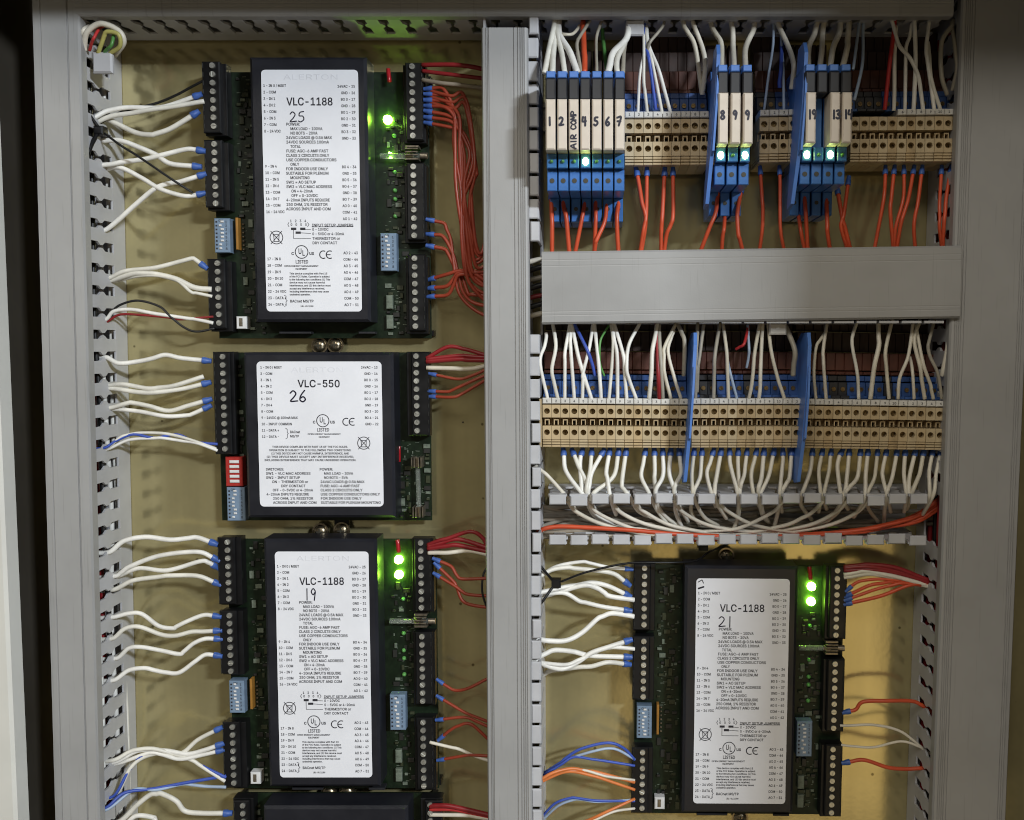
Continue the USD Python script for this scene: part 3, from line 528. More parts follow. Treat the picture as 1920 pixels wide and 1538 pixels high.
UP = [('cream', 3.2, [(1550, 620), (1530, 652), (1527, 700), (1530, 748)]), ('cream', 3.4, [(1551, 602), (1544, 655), (1544, 695), (1549, 748)]), ('white', 3.4, [(1608, 600), (1598, 640), (1605, 690), (1610, 748)]), ('cream', 4.6, [(1646, 600), (1648, 650), (1640, 690), (1632, 748)]), ('cream', 3.4, [(1673, 600), (1662, 655), (1667, 748)]), ('cream', 3.4, [(1712, 604), (1702, 675), (1688, 710), (1684, 748)]), ('cream', 3.2, [(1706, 670), (1711, 705), (1714, 748)]), ('cream', 4, [(1725, 600), (1715, 640), (1725, 690), (1734, 748)]), ('cream', 3.4, [(1717, 610), (1729, 680), (1745, 720), (1750, 748)]), ('grey', 3.2, [(1752, 600), (1740, 640), (1743, 670), (1760, 700), (1766, 748)]), ('cream', 4.6, [(1780, 598), (1776, 650), (1766, 705)])]
batch(UP, tx, '{o} {c} wire from left above the lower right terminal strip', 'wires above the lower right terminals', (.045, .054, .050))
DN = {1057: [(1062, 885), (1092, 928), (1120, 960)], 1076: [(1085, 876), (1098, 905), (1105, 950), (1130, 978), (1178, 992)], 1090: [(1088, 880), (1092, 930)], 1109: [(1105, 885), (1100, 925), (1110, 955)], 1128: [(1110, 885), (1104, 930), (1112, 960), (1150, 985)], 1142: [(1137, 885), (1144, 935), (1155, 965)], 1159: [(1150, 892), (1118, 918), (1106, 940)], 1173: [(1167, 905), (1180, 932), (1200, 960), (1238, 975)],
      1209: [(1204, 895), (1217, 925), (1230, 955), (1262, 998)], 1227: [(1227, 905), (1238, 955), (1280, 990), (1345, 1002)], 1243: [(1242, 892), (1231, 920), (1234, 950)], 1257: [(1256, 890), (1264, 922), (1268, 960), (1280, 992)], 1274: [(1276, 890), (1264, 925), (1290, 978)],
      1301: [(1296, 890), (1298, 922), (1297, 960), (1312, 985)], 1316: [(1313, 892), (1300, 930), (1320, 970), (1347, 986)], 1336: [(1325, 890), (1335, 930), (1342, 950)], 1351: [(1343, 900), (1343, 940), (1362, 972)], 1368: [(1372, 890), (1384, 928), (1385, 965), (1370, 1004)], 1384: [(1384, 900), (1386, 930), (1380, 985)], 1400: [(1394, 890), (1387, 915), (1386, 950)], 1417: [(1407, 890), (1414, 930), (1424, 950)], 1432: [(1427, 890), (1421, 922), (1428, 965), (1442, 980)], 1450: [(1440, 892), (1426, 925), (1430, 960), (1442, 980)], 1468: [(1466, 890), (1463, 930), (1466, 960)], 1484: [(1481, 895), (1464, 928), (1457, 970), (1450, 995)],
      1523: [(1519, 885), (1505, 920), (1504, 950), (1522, 975)], 1541: [(1535, 885), (1540, 925), (1535, 960)], 1558: [(1555, 885), (1545, 930), (1550, 955)], 1576: [(1572, 880), (1578, 930), (1590, 955)], 1592: [(1590, 885), (1582, 930), (1560, 970), (1510, 995)], 1613: [(1607, 895), (1586, 925), (1570, 960), (1530, 992)], 1627: [(1625, 890), (1622, 930), (1600, 970)], 1645: [(1638, 900), (1627, 930), (1630, 955), (1646, 978)], 1661: [(1654, 895), (1663, 930), (1670, 960)], 1681: [(1672, 900), (1662, 930), (1657, 980)],
      1697: [(1696, 890), (1701, 930), (1695, 960)], 1715: [(1707, 895), (1704, 925), (1700, 955)], 1731: [(1727, 885), (1710, 925), (1700, 955)], 1748: [(1742, 890), (1743, 930), (1735, 955)], 1763: [(1756, 890), (1750, 930), (1730, 965)]}
for nm, a, b in (('left', 0, 1290), ('middle', 1290, 1500), ('right', 1500, 2000)):
    its = []
    for x, p in DN.items():
        if a < x < b:
            n = len(p); q = [(x, 852, .042)] + [(u, v, .046 if v < 915 else .050 if v < 945 else .034 if v < 975 else .024) for u, v in p]
            its.append(('white' if x < 1300 else 'cream', 3.9, q))
    batch(its, bx, '{o} {c} wire from left below the lower ' + nm + ' terminal strip', f'wires below the lower {nm} terminals', dn, ferrule='start', flen=16)
wire('cream', 3.8, [(1003, 874), (1030, 895), (1066, 937), (1085, 965)], (.04, .05, .03), 'cream wire slanting from the middle duct into the open duct', wallx=CX1 + .003, extra0=(-.008, 0, 0))
wire('orange', 4.2, [(1003, 1003), (1020, 992), (1045, 987), (1080, 987), (1160, 992), (1265, 1001), (1400, 1008)], (.04, .045, .03), 'long orange wire lying along the left half of the open duct')
for j in range(6):
    wire('orange', 3.8, [(1500 - j * 40, 1003 + j * 2), (1580, 996 + j), (1660, 984 + j * 1.5 - (j % 2) * 3), (1720, 962 + j * 3), (1770, 928 + j * 4)], (.02 + .002 * j, .030 + .003 * (j % 3), .03), 'orange wire in the bundle lying in the right end of the open duct', 'orange bundle in the open duct')
for j in range(13):
    v = 948 + j * 4.9; s = random.uniform(-13, 13); x1 = random.choice((1250, 1480, 1745))
    wire('dirty grey' if j % 3 else 'brown', 4.2, [(1003, v + random.uniform(-6, 10)), (1080, v + s), (1180, v - s * .6 + 4), (1320, v + s * .7 + 3), (x1 + 80 if x1 < 1700 else 1560, min(1010, v + 6 - s)), (x1 + 170 if x1 < 1600 else 1770, min(1010, v + 4))], (.02, .012 + .001 * (j % 9), .016), 'dirty grey wire lying in the bottom of the open duct' if j % 3 else 'brownish wire lying in the bottom of the open duct', 'grey wires in the open duct' if j % 3 else 'brownish wires in the open duct')
SAG = [('cream', 3.8, [(x, 938, .047), (x + sx * 22, 962, .040), (x + sx * 80, 988, .032), (x + sx * 190, 1000 + (x % 7), .026), (x + sx * 330, 1006, .022)]) for x, sx in ((1062, 1), (1100, 1), (1145, 1), (1187, 1), (1262, 1), (1345, 1), (1470, -1), (1545, -1), (1590, -1), (1628, -1))]
batch(SAG, lambda it: it[2][0][0], '{o} {c} wire from left sagging along inside the open duct', 'wires sagging in the open duct', (.04, .03, .02))
# bundles inside the upright ducts, seen through the slots
for nm, x0, x1 in (('left', LX0, LX1), ('middle', CX0, CX1), ('right', RX0, RX1)):
    cols = {'left': ['white', 'white', 'dark red', 'black', 'white', 'black'], 'middle': ['white', 'brown', 'dark red', 'black', 'cream'], 'right': ['dark red', 'black', 'orange', 'dark red', 'black', 'brown']}[nm]
    for j, c in enumerate(cols):
        side = x1 if nm != 'right' else x0; sg = -1 if nm != 'right' else 1
        pts = [np.array([side + sg * (.0045 + .0035 * (j % 3) + random.uniform(-.001, .0015)), -(.012 + .0075 * j + random.uniform(-.002, .002)), z]) for z in np.linspace(ZB, ZT - .05, 10)]
        solo('wire', tube(path_smooth(pts, 4), .0019), 'wire_' + c, f'{c} wire running up inside the {nm} upright duct, seen through its slots', 'wire', f'{c} wires inside the {nm} upright duct', smooth=True)
for j in range(7):
    v0 = 485 + j * 17; c = ('cream', 'black', 'grey', 'black', 'dark red', 'black', 'cream')[j]
    wire(c, 5, [(985, v0 + 8), (1015, v0), (1060, v0 - 6), (1200, 520 + j * 8), (1500, 520 + j * 7), (1740, 520 + j * 6)], (.035, .035, .03), f'{ORD[j]} wire down crossing from the middle duct into the short duct', 'wires entering the short duct')
# top left tangle
for c, r, p, l in (('cream', 5, [(158, 95), (165, 60), (190, 46), (222, 56), (232, 80), (215, 104)], 'cream cable loop in the top left corner'), ('red', 2.6, [(168, 95), (178, 70), (185, 52), (200, 46)], 'red wire strand beside the cream loop in the top left corner'),
                   ('green', 3.2, [(196, 98), (210, 82), (212, 62), (205, 48)], 'green wire strand inside the cream loop in the top left corner'), ('yellow', 4, [(184, 100), (192, 76), (203, 60), (222, 66), (224, 86), (206, 104), (206, 122)], 'yellowish cable curl in the top left corner'), ('cream', 4, [(150, 80), (160, 56), (172, 48)], 'short cream wire end in the top left corner')):
    wire(c, r, p, (.052, .058, .045), l)
q0, q1 = P(164, 132, .06), P(200, 92, .06)
solo('bent_finger', box(q0[0], q1[0], .05, .0535, q0[2], q1[2], .0012), 'finger', 'white duct finger bent outward in the top left corner', 'plastic tab')
# cable ties
def tie(label, head, strips):
    h = P(*head[:2], head[2]); t = Thing('cable_tie', label, 'cable tie', h)
    s = head[3] * .00038
    t.part('head', box(h[0] - s, h[0] + s, head[2] - .004, head[2] + .004, h[2] - s * .9, h[2] + s * .9, .001), 'black')
    for p, w in strips:
        sp = path_smooth([P(*q) for q in p]); t.part('strap', tube(sp, w * .00038, 6), 'black', smooth=True)
tie('black cable tie at the left duct with its long tail towards the upper left controller', (188, 246, .040, 9), [([(196, 250, .042), (225, 272, .045), (260, 294, .042), (320, 335, .036), (362, 362, .03)], 2.2), ([(184, 238, .042), (168, 215, .046), (156, 188, .05)], 3), ([(182, 252, .042), (170, 275, .048), (160, 305, .052)], 4.5)])
tie('black cable tie on the white wires beside controller 21, tail bent upward', (1043, 1093, .040, 9), [([(1052, 1091, .042), (1100, 1073, .045), (1180, 1056, .045), (1260, 1055, .04), (1305, 1051, .03), (1330, 1035, .02), (1370, 1018, .02)], 2.2), ([(1036, 1088, .042), (1022, 1072, .045), (1004, 1050, .046)], 2.6), ([(1037, 1100, .042), (1020, 1124, .046), (1001, 1148, .048)], 2.6)])
q = P(1325, 1040, .03); solo('cable_tie', box(q[0] - .0035, q[0] + .0035, .003, .008, q[2] - .002, q[2] + .002), 'black', 'small black tie block on the plate beside the upper screw of controller 21', 'cable tie')
q = P(1191, 52, .05); solo('plastic_tab', box(q[0] - .0062, q[0] + .0062, .048, .0505, q[2] - .0055, q[2] + .0055, .001), 'finger', 'grey bent tab hanging under the top duct', 'plastic tab')
q = P(1460, 617, .055); solo('plastic_tab', box(q[0] - .006, q[0] + .006, .05, .053, q[2] - .0042, q[2] + .0042, .001), 'tag', 'white bent tab hanging under the short middle duct', 'plastic tab')
# ---------------------------------------------------------------- terminal strips
def strip(label, xs, v_hole, tilt, kv, tagrow, has_tag=None, rear_gap=(), group='beige terminal strips'):
    """xs: terminal centres in the photo; v_hole: photo row of the upper screws (left, right)."""
    dF = .050; mid_u = (xs[0] + xs[-1]) / 2; vm = sum(v_hole) / 2
    k = K(mid_u, vm, dF) * kv; pit = (P(xs[-1], v_hole[1], dF)[0] - P(xs[0], v_hole[0], dF)[0]) / (len(xs) - 1)
    t = Thing('terminal_strip', label, 'terminal strip', P(mid_u, vm + 60, .0), group)
    hw = pit / 2 - .00012
    def bz(a, b): return (-b * k, -a * k)                   # photo rows below the upper screw row -> heights
    hole = 5.6 * k
    for i, u in enumerate(xs):
        vh = v_hole[0] + (v_hole[1] - v_hole[0]) * i / max(1, len(xs) - 1)
        c = P(xs[0], v_hole[0], dF) * (1 - i / (len(xs) - 1)) + P(xs[-1], v_hole[1], dF) * (i / (len(xs) - 1)); x, z = c[0], c[2]
        def blk(a, b, d0, d1, ch=.0003, hx=hw): z0, z1 = bz(a, b); return box(x - hx, x + hx, d0, d1, z + z0, z + z1, ch)
        j = random.uniform(-.00025, .00025)
        def holed(a, b, hy, d1):
            z0, z1 = bz(a, b); g = sbox(-hw, z0, hw, z1).difference(Point(0, -hy * k).buffer(hole, 4))
            m = prism(g, d1 - .0045, d1); m[0][:, 0] += x; m[0][:, 2] += z; return m
        body = cat(blk(-12, 12, .010, .0455 + j), holed(-12, 12, 0, .050 + j), blk(28, 53, .010, .0455 + j), holed(28, 53, 40, .051 + j),
                   blk(53.4, 58.2, .010, .0502 + j), blk(59.4, 63.4, .010, .0505 + j), blk(64.6, 68.5, .010, .0500 + j), blk(12.4, 27.6, .010, .040), blk(-14, -12.4, .010, .047))
        bm = random.choice(('beige', 'beige', 'beige2', 'beige3')); bp = t.part('terminal', body, bm)
        for hy in (0, 40):
            t.part('screw', screw_shape(x, z - hy * k, .0454 + j, hole * .93, thick=.0016), 'brass', parent=bp)
        # small wire entry between the two blocks
        f = sbox(-4.6 * k, -26.5 * k, 4.6 * k, -15.5 * k).difference(sbox(-2.8 * k, -27 * k, 2.8 * k, -18 * k))
        m = prism(f, .0402, .0468); m[0][:, 0] += x; m[0][:, 2] += z; t.part('entry_frame', m, 'beige', parent=bp)
        m = box(x - 2.8 * k, x + 2.8 * k, .0402, .0412, z - 26.5 * k, z - 18 * k); t.part('entry', m, 'black', parent=bp)
        if has_tag is None or i in has_tag:
            tp = t.part('marker_tag', blk(-25, -14.4, .030, .0515 + j, .0005, hw - .00005), 'tag', parent=bp)
            t.part('number', text(str(i % 10 + 1), x, z + 17.5 * k, 4.2 * k, .0515 + j, 'c', True), 'ink', parent=tp)
        # the two tiers behind it
        rt = t.part('rear_terminal', cat(blk(-56, -29, .010, .036), blk(-68, -58, .010, .033), blk(-31, -26, .01, .043)), 'blue' if i not in rear_gap else 'soft_black')
        t.part('screw', screw_shape(x, z + 43 * k, .0361, 4.2 * k, thick=.001), 'brass', parent=rt)
        t.part('back_terminal', cat(blk(-112, -78, .006, .026), blk(-76, -70, .006, .029)), 'rust'); t.part('back_terminal', cat(blk(-152, -114, .004, .018), blk(-190, -154, .004, .011)), 'dark_rust')
    return t
q0, q1 = P(1015, 745, 0), P(1790, 740, 0)
strip('left third of the lower beige terminal row, sixteen terminals before the first blue divider', [1025.5 + 17.07 * i for i in range(16)], (771, 773), 0, .99, 0, rear_gap=(12, 13))
strip('middle third of the lower beige terminal row, between the two blue dividers', [1305 + 17.1 * i for i in range(12)], (772, 772), 0, .99, 0, rear_gap=(1, 2, 6))
strip('right third of the lower beige terminal row, beside the right duct', [1518.5 + 17.4 * i for i in range(16)], (773, 777), 0, .99, 0, rear_gap=(3, 4, 9))
strip('nine beige terminals right of relay 7 in the upper row', [1180 + 17.56 * i for i in range(9)], (237, 236), 0, 1.05, 0)
strip('four beige terminals between relay group 8 to 9 and a blue divider', [1433 + 18 * i for i in range(4)], (233, 232), 0, 1.03, 0, rear_gap=(0, 1))
strip('twelve beige terminals at the right end of the upper row', [1603.5 + 17.45 * i for i in range(12)], (232, 231), 0, 1.03, 0, has_tag=(5, 6, 7, 8, 9, 10), rear_gap=(1, 2, 3))
a, b = P(1012, 772, .05), P(1016, 838, .05)
solo('end_plate', box(a[0] - .0004, b[0], .01, .052, b[2], P(1012, 748, .05)[2]), 'beige', 'beige end plate closing the left end of the lower terminal row', 'end plate')
for nm, v in (('upper', 215), ('lower', 755)):
    a, b = P(1016, v + 22, .004), P(1790, v - 12, .004)
    solo('mounting_rail', cat(box(a[0], b[0], .0005, .003, a[2], b[2]), box(a[0], b[0], .0031, .0055, a[2] - .004, a[2]), box(a[0], b[0], .0031, .0055, b[2], b[2] + .004)), 'tin', f'metal mounting rail behind the {nm} terminal row', 'mounting rail')
def divider(label, u_front, v0, v1, lean, tall=1):
    x = P(u_front, (v0 + v1) / 2, .07 * tall)[0]; a, b = P(u_front, v0, .06 * tall)[2], P(u_front, v1, .055 * tall)[2]
    h = a - b
    poly = Polygon([(.012, b + h * .22), (.030, b + h * .04), (.048, b), (.058, b + h * .02), (.066, b + h * .3), (.069, b + h * .6), (.066, a - h * .08), (.060, a), (.040, a), (.015, a - h * .1)]); poly = affinity.scale(poly, tall, 1, origin=(0, 0)); poly = poly if tall == 1 else poly.difference(sbox(-1, -1, .063, 9))
    m = side_prism(poly, x - .0024, x)
    ridge = side_prism(Polygon([(.066, b + h * .3), (.0715, b + h * .32), (.073, b + h * .6), (.0705, b + h * .78), (.067, b + h * .78)]) if tall == 1 else Polygon([(.088, b + h * .3), (.0955, b + h * .32), (.097, b + h * .6), (.094, b + h * .78), (.089, b + h * .78)]), x - .0019, x - .0005)
    m[0][:, 0] += lean * (m[0][:, 2] - (a + b) / 2); ridge[0][:, 0] += lean * (ridge[0][:, 2] - (a + b) / 2)
    t = Thing('divider_plate', label, 'divider plate', (x, 0, b), 'blue divider plates')
    t.part('plate', m, 'divblue'); t.part('ridge', ridge, 'divblue')
divider('left one of the two upper blue divider plates, touching a lit relay', 1344, 84, 390, .06, 1.33)
divider('right one of the two upper blue divider plates', 1509, 80, 390, .06, 1.33)
divider('tall blue divider plate between left and middle thirds of the lower row', 1300, 624, 908, .06)
divider('tall blue divider plate between middle and right thirds of the lower row', 1516, 624, 908, .05)

# ---------------------------------------------------------------- relays
def relay(label, u, v, word, lit, module=True, low=True, vert=False, dim=True):
    """v: photo row of the top of the cream face."""
    dF = .098; k = K(u, v, .085); c = P(u, v, dF); x, z = c[0], c[2]; w = 9.5 * k
    t = Thing('relay', label, 'relay', (x, 0, z - .06), 'slim plug-in relays')
    B = lambda a, b, d0, d1, hx=w, ch=.0005, dx=0: box(x - hx + dx, x + hx + dx, d0, d1, z - b * k, z - a * k, ch)
    t.part('socket', cat(B(-55, -41, .01, .089), B(-74, -56, .01, .05), B(-41, 92, .008, .079), B(120, 159, .010, .080), B(159, 205, .008, .045, w * .96)), 'relay_blue')
    t.part('top_lip', cat(B(-54, -42, .0891, .0935, w * .86)), 'divblue')
    t.part('back_terminal', B(-150, -76, .004, .020), 'dark_rust')
    t.part('window', B(92.5, 119, .02, .086, w * .95), 'relay_window')
    sc = t.part('screw_hole', prism(Point(x, z - 140 * k).buffer(4.6 * k, 5), .0801, .0804), 'slot')
    t.part('screw_hole', prism(Point(x, z - 180 * k).buffer(4 * k, 5), .0451, .0454), 'slot')
    t.part('clip', B(-40, -1, .0791, .095, w, .0008), 'soft_black')
    if module:
        f = t.part('face', B(0, 92, .0791, .0985, w * .93, .0009), 'cream')
        if word: t.part('handwriting', hand(word, x - (5.5 * k if not vert else -4.5 * k) * (1 if len(word) < 2 or vert else 1.25), z - ((48 if not vert else 90) * k), 8.5 * k if not vert else 9 * k, 15 * k if not vert else 9.5 * k, .0986, (1.9 if not vert else 1.35) * k, vert, adv=.95), 'marker', parent=f)
    p = np.array([x, -.0861, z - 107 * k])
    t.part('lamp', dome_shape(p, 6.0 * k if lit else 3.6 * k, 7.6 * k if lit else 3.6 * k, .0025), 'ledhot' if lit else 'dimled', smooth=True, label='lit green lamp' if lit else None)
for i, (w, l) in enumerate((('1', 'marked 1, leftmost of all the relays'), ('2', 'marked 2, just left of the AIR COMP relay'), ('AIR COMP', 'marked AIR COMP in upright writing'), ('4', 'and a lit lamp, just right of AIR COMP'), ('5', 'marked 5, second to the right of AIR COMP'), ('6', 'marked 6, third to the right of AIR COMP'), ('7', 'marked 7, touching the nine beige terminals'))):
    relay('blue relay with cream face ' + l, 1032 + 21.7 * i, 186, w, i == 3, vert=len(w) > 2)
for i, (w, l) in enumerate((('8', 'marked 8 and a lit lamp, touching the left upper divider'), ('9', 'marked 9 and unlit lamp, between two lit relays'), ('9', 'marked 9 and a lit lamp, left of the four terminals'))):
    relay('blue relay with cream face ' + l, 1356.5 + 23.3 * i, 174, w, i != 1)
for i, (w, l) in enumerate((('19', 'marked 19 and a lit lamp, left of the empty socket'), ('', ''), ('13', 'marked 13 and a lit lamp, right of the empty socket'), ('14', 'marked 14 and unlit lamp, touching the twelve terminals'))):
    relay('blue relay with cream face ' + l if w else 'blue relay socket without its cream face, between relays 19 and 13', 1521.5 + 22.6 * i, 173, w, i in (0, 2), module=bool(w))
# ---------------------------------------------------------------- controllers
DP, DC, DV = .012, .026, .035                               # board, connector and cover heights
class Board:
    """Local photo-pixel coordinates around (cx, cz) turned into metres."""
    def __init__(s, label, ref, at, ang=0.0, d=DV, ref_k=None):
        s.ref = ref; s.k = ref_k; s.c = P(at[0], at[1], d); s.ang = ang
        s.t = Thing('building_controller', label, 'controller', (s.c[0], 0, s.c[2]))
    def X(s, px, d=DV): return P(px, s.ref[1], d)[0] - P(*s.ref, DV)[0]      # measured on the reference picture at its own height
    def Z(s, py, d=DV): return P(s.ref[0], py, d)[2] - P(*s.ref, DV)[2]
    def put(s, m):
        v = m[0]; a = s.ang; c, n = math.cos(a), math.sin(a)
        return np.stack([v[:, 0] * c - v[:, 2] * n + s.c[0], v[:, 1], v[:, 0] * n + v[:, 2] * c + s.c[2]], 1), m[1]
    def part(s, name, m, material, **kw): return s.t.part(name, s.put(m), material, **kw)
    def bx(s, x0, y0, x1, y1, d0, d1, ch=.0004): return box(s.X(x0, d1), s.X(x1, d1), d0, d1, s.Z(y1, d1), s.Z(y0, d1), ch)
    def connector(s, x0, x1, y0, y1, sx, ys, inner):
        """Black pluggable connector; inner is +1 when the board lies to its right."""
        a, b = (x0, x1)
        m = cat(s.bx(a, y0, b, y1, DP + .0003, DC - .004), s.bx(a + (0 if inner > 0 else 8), y0 + .6, b - (8 if inner > 0 else 0), y1 - .6, DC - .0045, DC, .0008))
        p = s.part('connector', m, 'black')
        for y in ys:
            s.part('screw', prism(Point(s.X(sx, DC), s.Z(y, DC)).buffer(6.3 * s.k, 5), DC + .0001, DC + .0004), 'chip', parent=p)
            s.part('screw', screw_shape(s.X(sx, DC), s.Z(y, DC), DC + .0005, 5.0 * s.k, thick=.0011), 'screw', parent=p)
        g = 15.1
        for y in ys: s.part('wire_entry', s.bx(a + (1.5 if inner > 0 else b - a - 3), y - 4, a + (3 if inner > 0 else b - a - 1.5), y + 4, DC + .0001, DC + .0006), 'chip', parent=p)
        return p
    def dip(s, x0, y0, x1, y1, m='dip', n=8, lab=None):
        p = s.part('dip_switch', s.bx(x0, y0, x1, y1, DP + .0003, DP + .0085, .0005), m, label=lab)
        h = (y1 - y0) / (n + 1)
        for i in range(n):
            y = y0 + h * (i + 1); on = random.random() < .4
            if m == 'dipred':
                s.part('slider', s.bx(x0 + 7, y - h * .3, x1 - 7, y + h * .3, DP + .0086, DP + .0096), 'white', parent=p)
            else:
                s.part('slider', s.bx(x0 + (9 if on else 12), y - h * .26, x0 + (14 if on else 18), y + h * .26, DP + .0086, DP + .0094), 'white', parent=p)
                s.part('slider', s.bx(x0 + 3, y - h * .2, x0 + 6, y + h * .2, DP + .0086, DP + .0090), 'ink', parent=p)
                s.part('number', text(str(i + 1), s.X(x1 - 8, DP + .0085), s.Z(y, DP + .0085) - 2 * s.k, 4.4 * s.k, DP + .0086), 'ink', parent=p)
        if m == 'dip': s.part('number', text('ON', s.X(x0 + 8, DP + .0085), s.Z(y0 + 6, DP + .0085), 4 * s.k, DP + .0086), 'ink', parent=p)
    def led(s, x, y, lit, r=5.5):
        c = np.array([s.X(x, DP + .003), -(DP + .0004), s.Z(y, DP + .003)])
        s.part('led', dome_shape(c, r * s.k, r * s.k, .0060 if lit else .0025), 'led' if lit else 'dimled', smooth=True, label='lit green lamp' if lit else None)
    def bits(s, x0, x1, y0, y1, n, seed, skip=()):
        r = random.Random(seed); placed = []
        for _ in range(n * 6):
            if len(placed) >= n: break
            w, h = r.choice(((9, 5), (5, 9), (12, 8), (6, 4), (8, 14))); x, y = r.uniform(x0 + w / 2, x1 - w / 2), r.uniform(y0 + h / 2, y1 - h / 2)
            if any(abs(x - a) < (w + c) / 2 + 1 and abs(y - b) < (h + e) / 2 + 1 for a, b, c, e in placed) or any(a < x < c and b < y < e for a, b, c, e in skip): continue
            placed.append((x, y, w, h)); m = r.choice(('chip', 'smd2', 'smd2', 'smd', 'chip')); nm = {'chip': 'chip', 'smd': 'resistor', 'smd2': 'capacitor'}[m]
            s.part(nm, s.bx(x - w / 2, y - h / 2, x + w / 2, y + h / 2, DP + .0002, DP + r.uniform(.001, .0022), .0002), m)
    def ticks(s, x0, x1, y0, y1, n, seed):
        # printed outlines beside the components
        r = random.Random(seed + 40); out = []
        for _ in range(n):
            x, y, w, h = r.uniform(x0, x1 - 6), r.uniform(y0, y1 - 6), r.choice((2, 4, 7)), r.choice((1, 1, 5))
            out.append(s.bx(x, y, x + w, y + (h if w < 3 else 1), DP + .0001, DP + .00022, .00002))
        s.part('printed_outlines', cat(*out), 'smd')
    def label_sheet(s, x0, y0, x1, y1, r=7):
        g = sbox(s.X(x0 + r), s.Z(y1 - r), s.X(x1 - r), s.Z(y0 + r)).buffer(r * s.k, 5)
        return s.part('label', prism(g, DV + .0001, DV + .0003), 'paper')
    def cover(s, x0, y0, x1, y1):
        m = s.bx(x0, y0, x1, y1, DP + .0003, DV, .0020)
        return s.part('cover', m, 'cover')
    def tab(s, u, v, up):
        c = P(u, v, .008); k = K(u, v, .008); x, z = c[0], c[2]; o = 24 * k if not up else -24 * k
        m = prism(unary_union([Point(x, z).buffer(14 * k, 6), sbox(x - 14 * k, min(z, z + o), x + 14 * k, max(z, z + o))]), .004, .0062)
        p = s.t.part('mounting_tab', m, 'black')
        s.t.part('washer', prism(Point(x, z).buffer(15.5 * k, 8), .0063, .0070), 'bolt', parent=p)
        s.t.part('screw', dome_shape(np.array([x, -.0071, z]), 12.5 * k, 12.5 * k, .0030, 18, 5), 'bolt', parent=p, smooth=True)
        q = unary_union([sbox(x - 6 * k, z - 1.3 * k, x + 6 * k, z + 1.3 * k), sbox(x - 1.3 * k, z - 6 * k, x + 1.3 * k, z + 6 * k)])
        s.t.part('cross_slot', prism(q, .0095, .0104), 'slot', parent=p)
K1188 = K(1389.5, 1296, DV)
def marks(b, L, ul, ce, bin_, r=11.5):
    k = b.k; X, Z = b.X, b.Z; d = DV + .0003; out = []
    sh = [ring(X(ul[0]), Z(ul[1]), r * k, 1.5 * k)]
    cx, cy = bin_; rr = 11.5
    sh += [ring(X(cx), Z(cy), rr * k, 1.4 * k), LineString([(X(cx - 10), Z(cy - 11)), (X(cx + 10), Z(cy + 11))]).buffer(.6 * k), LineString([(X(cx + 10), Z(cy - 11)), (X(cx - 10), Z(cy + 11))]).buffer(.6 * k),
           LineString([(X(cx - 5), Z(cy - 5)), (X(cx - 4), Z(cy + 7)), (X(cx + 4), Z(cy + 7)), (X(cx + 5), Z(cy - 5)), (X(cx - 6), Z(cy - 5))]).buffer(.6 * k)]
    # CE letters as arcs
    for i, ox in enumerate((0, 12)):
        a = np.linspace(math.radians(65), math.radians(295), 14); h = 6.6
        sh.append(LineString([(X(ce[0] + 6 + ox + h * math.cos(t)), Z(ce[1] - h * math.sin(t))) for t in a]).buffer(.9 * k))
        if i: sh.append(LineString([(X(ce[0] + 6 + ox - h), Z(ce[1])), (X(ce[0] + 6 + ox + .5), Z(ce[1]))]).buffer(.8 * k))
    out.append(prism(unary_union(sh), d, d + .00012))
    out += [text('U', X(ul[0] - 6.2), Z(ul[1] + 3.2), 9.5 * k, d, bold=True, width=6 * k), text('L', X(ul[0] + .8), Z(ul[1] + 6.4), 9.5 * k, d, bold=True, width=5 * k), text('c', X(ul[0] - 19), Z(ul[1] + 5), 6.5 * k, d, bold=True), text('us', X(ul[0] + 13.5), Z(ul[1] + 5), 6.5 * k, d, bold=True, width=9 * k), text('LISTED', X(ul[0] - 11.5), Z(ul[1] + 20), 6 * k, d, bold=True, width=23 * k)]
    b.part('mark', cat(*out), 'ink', parent=L)
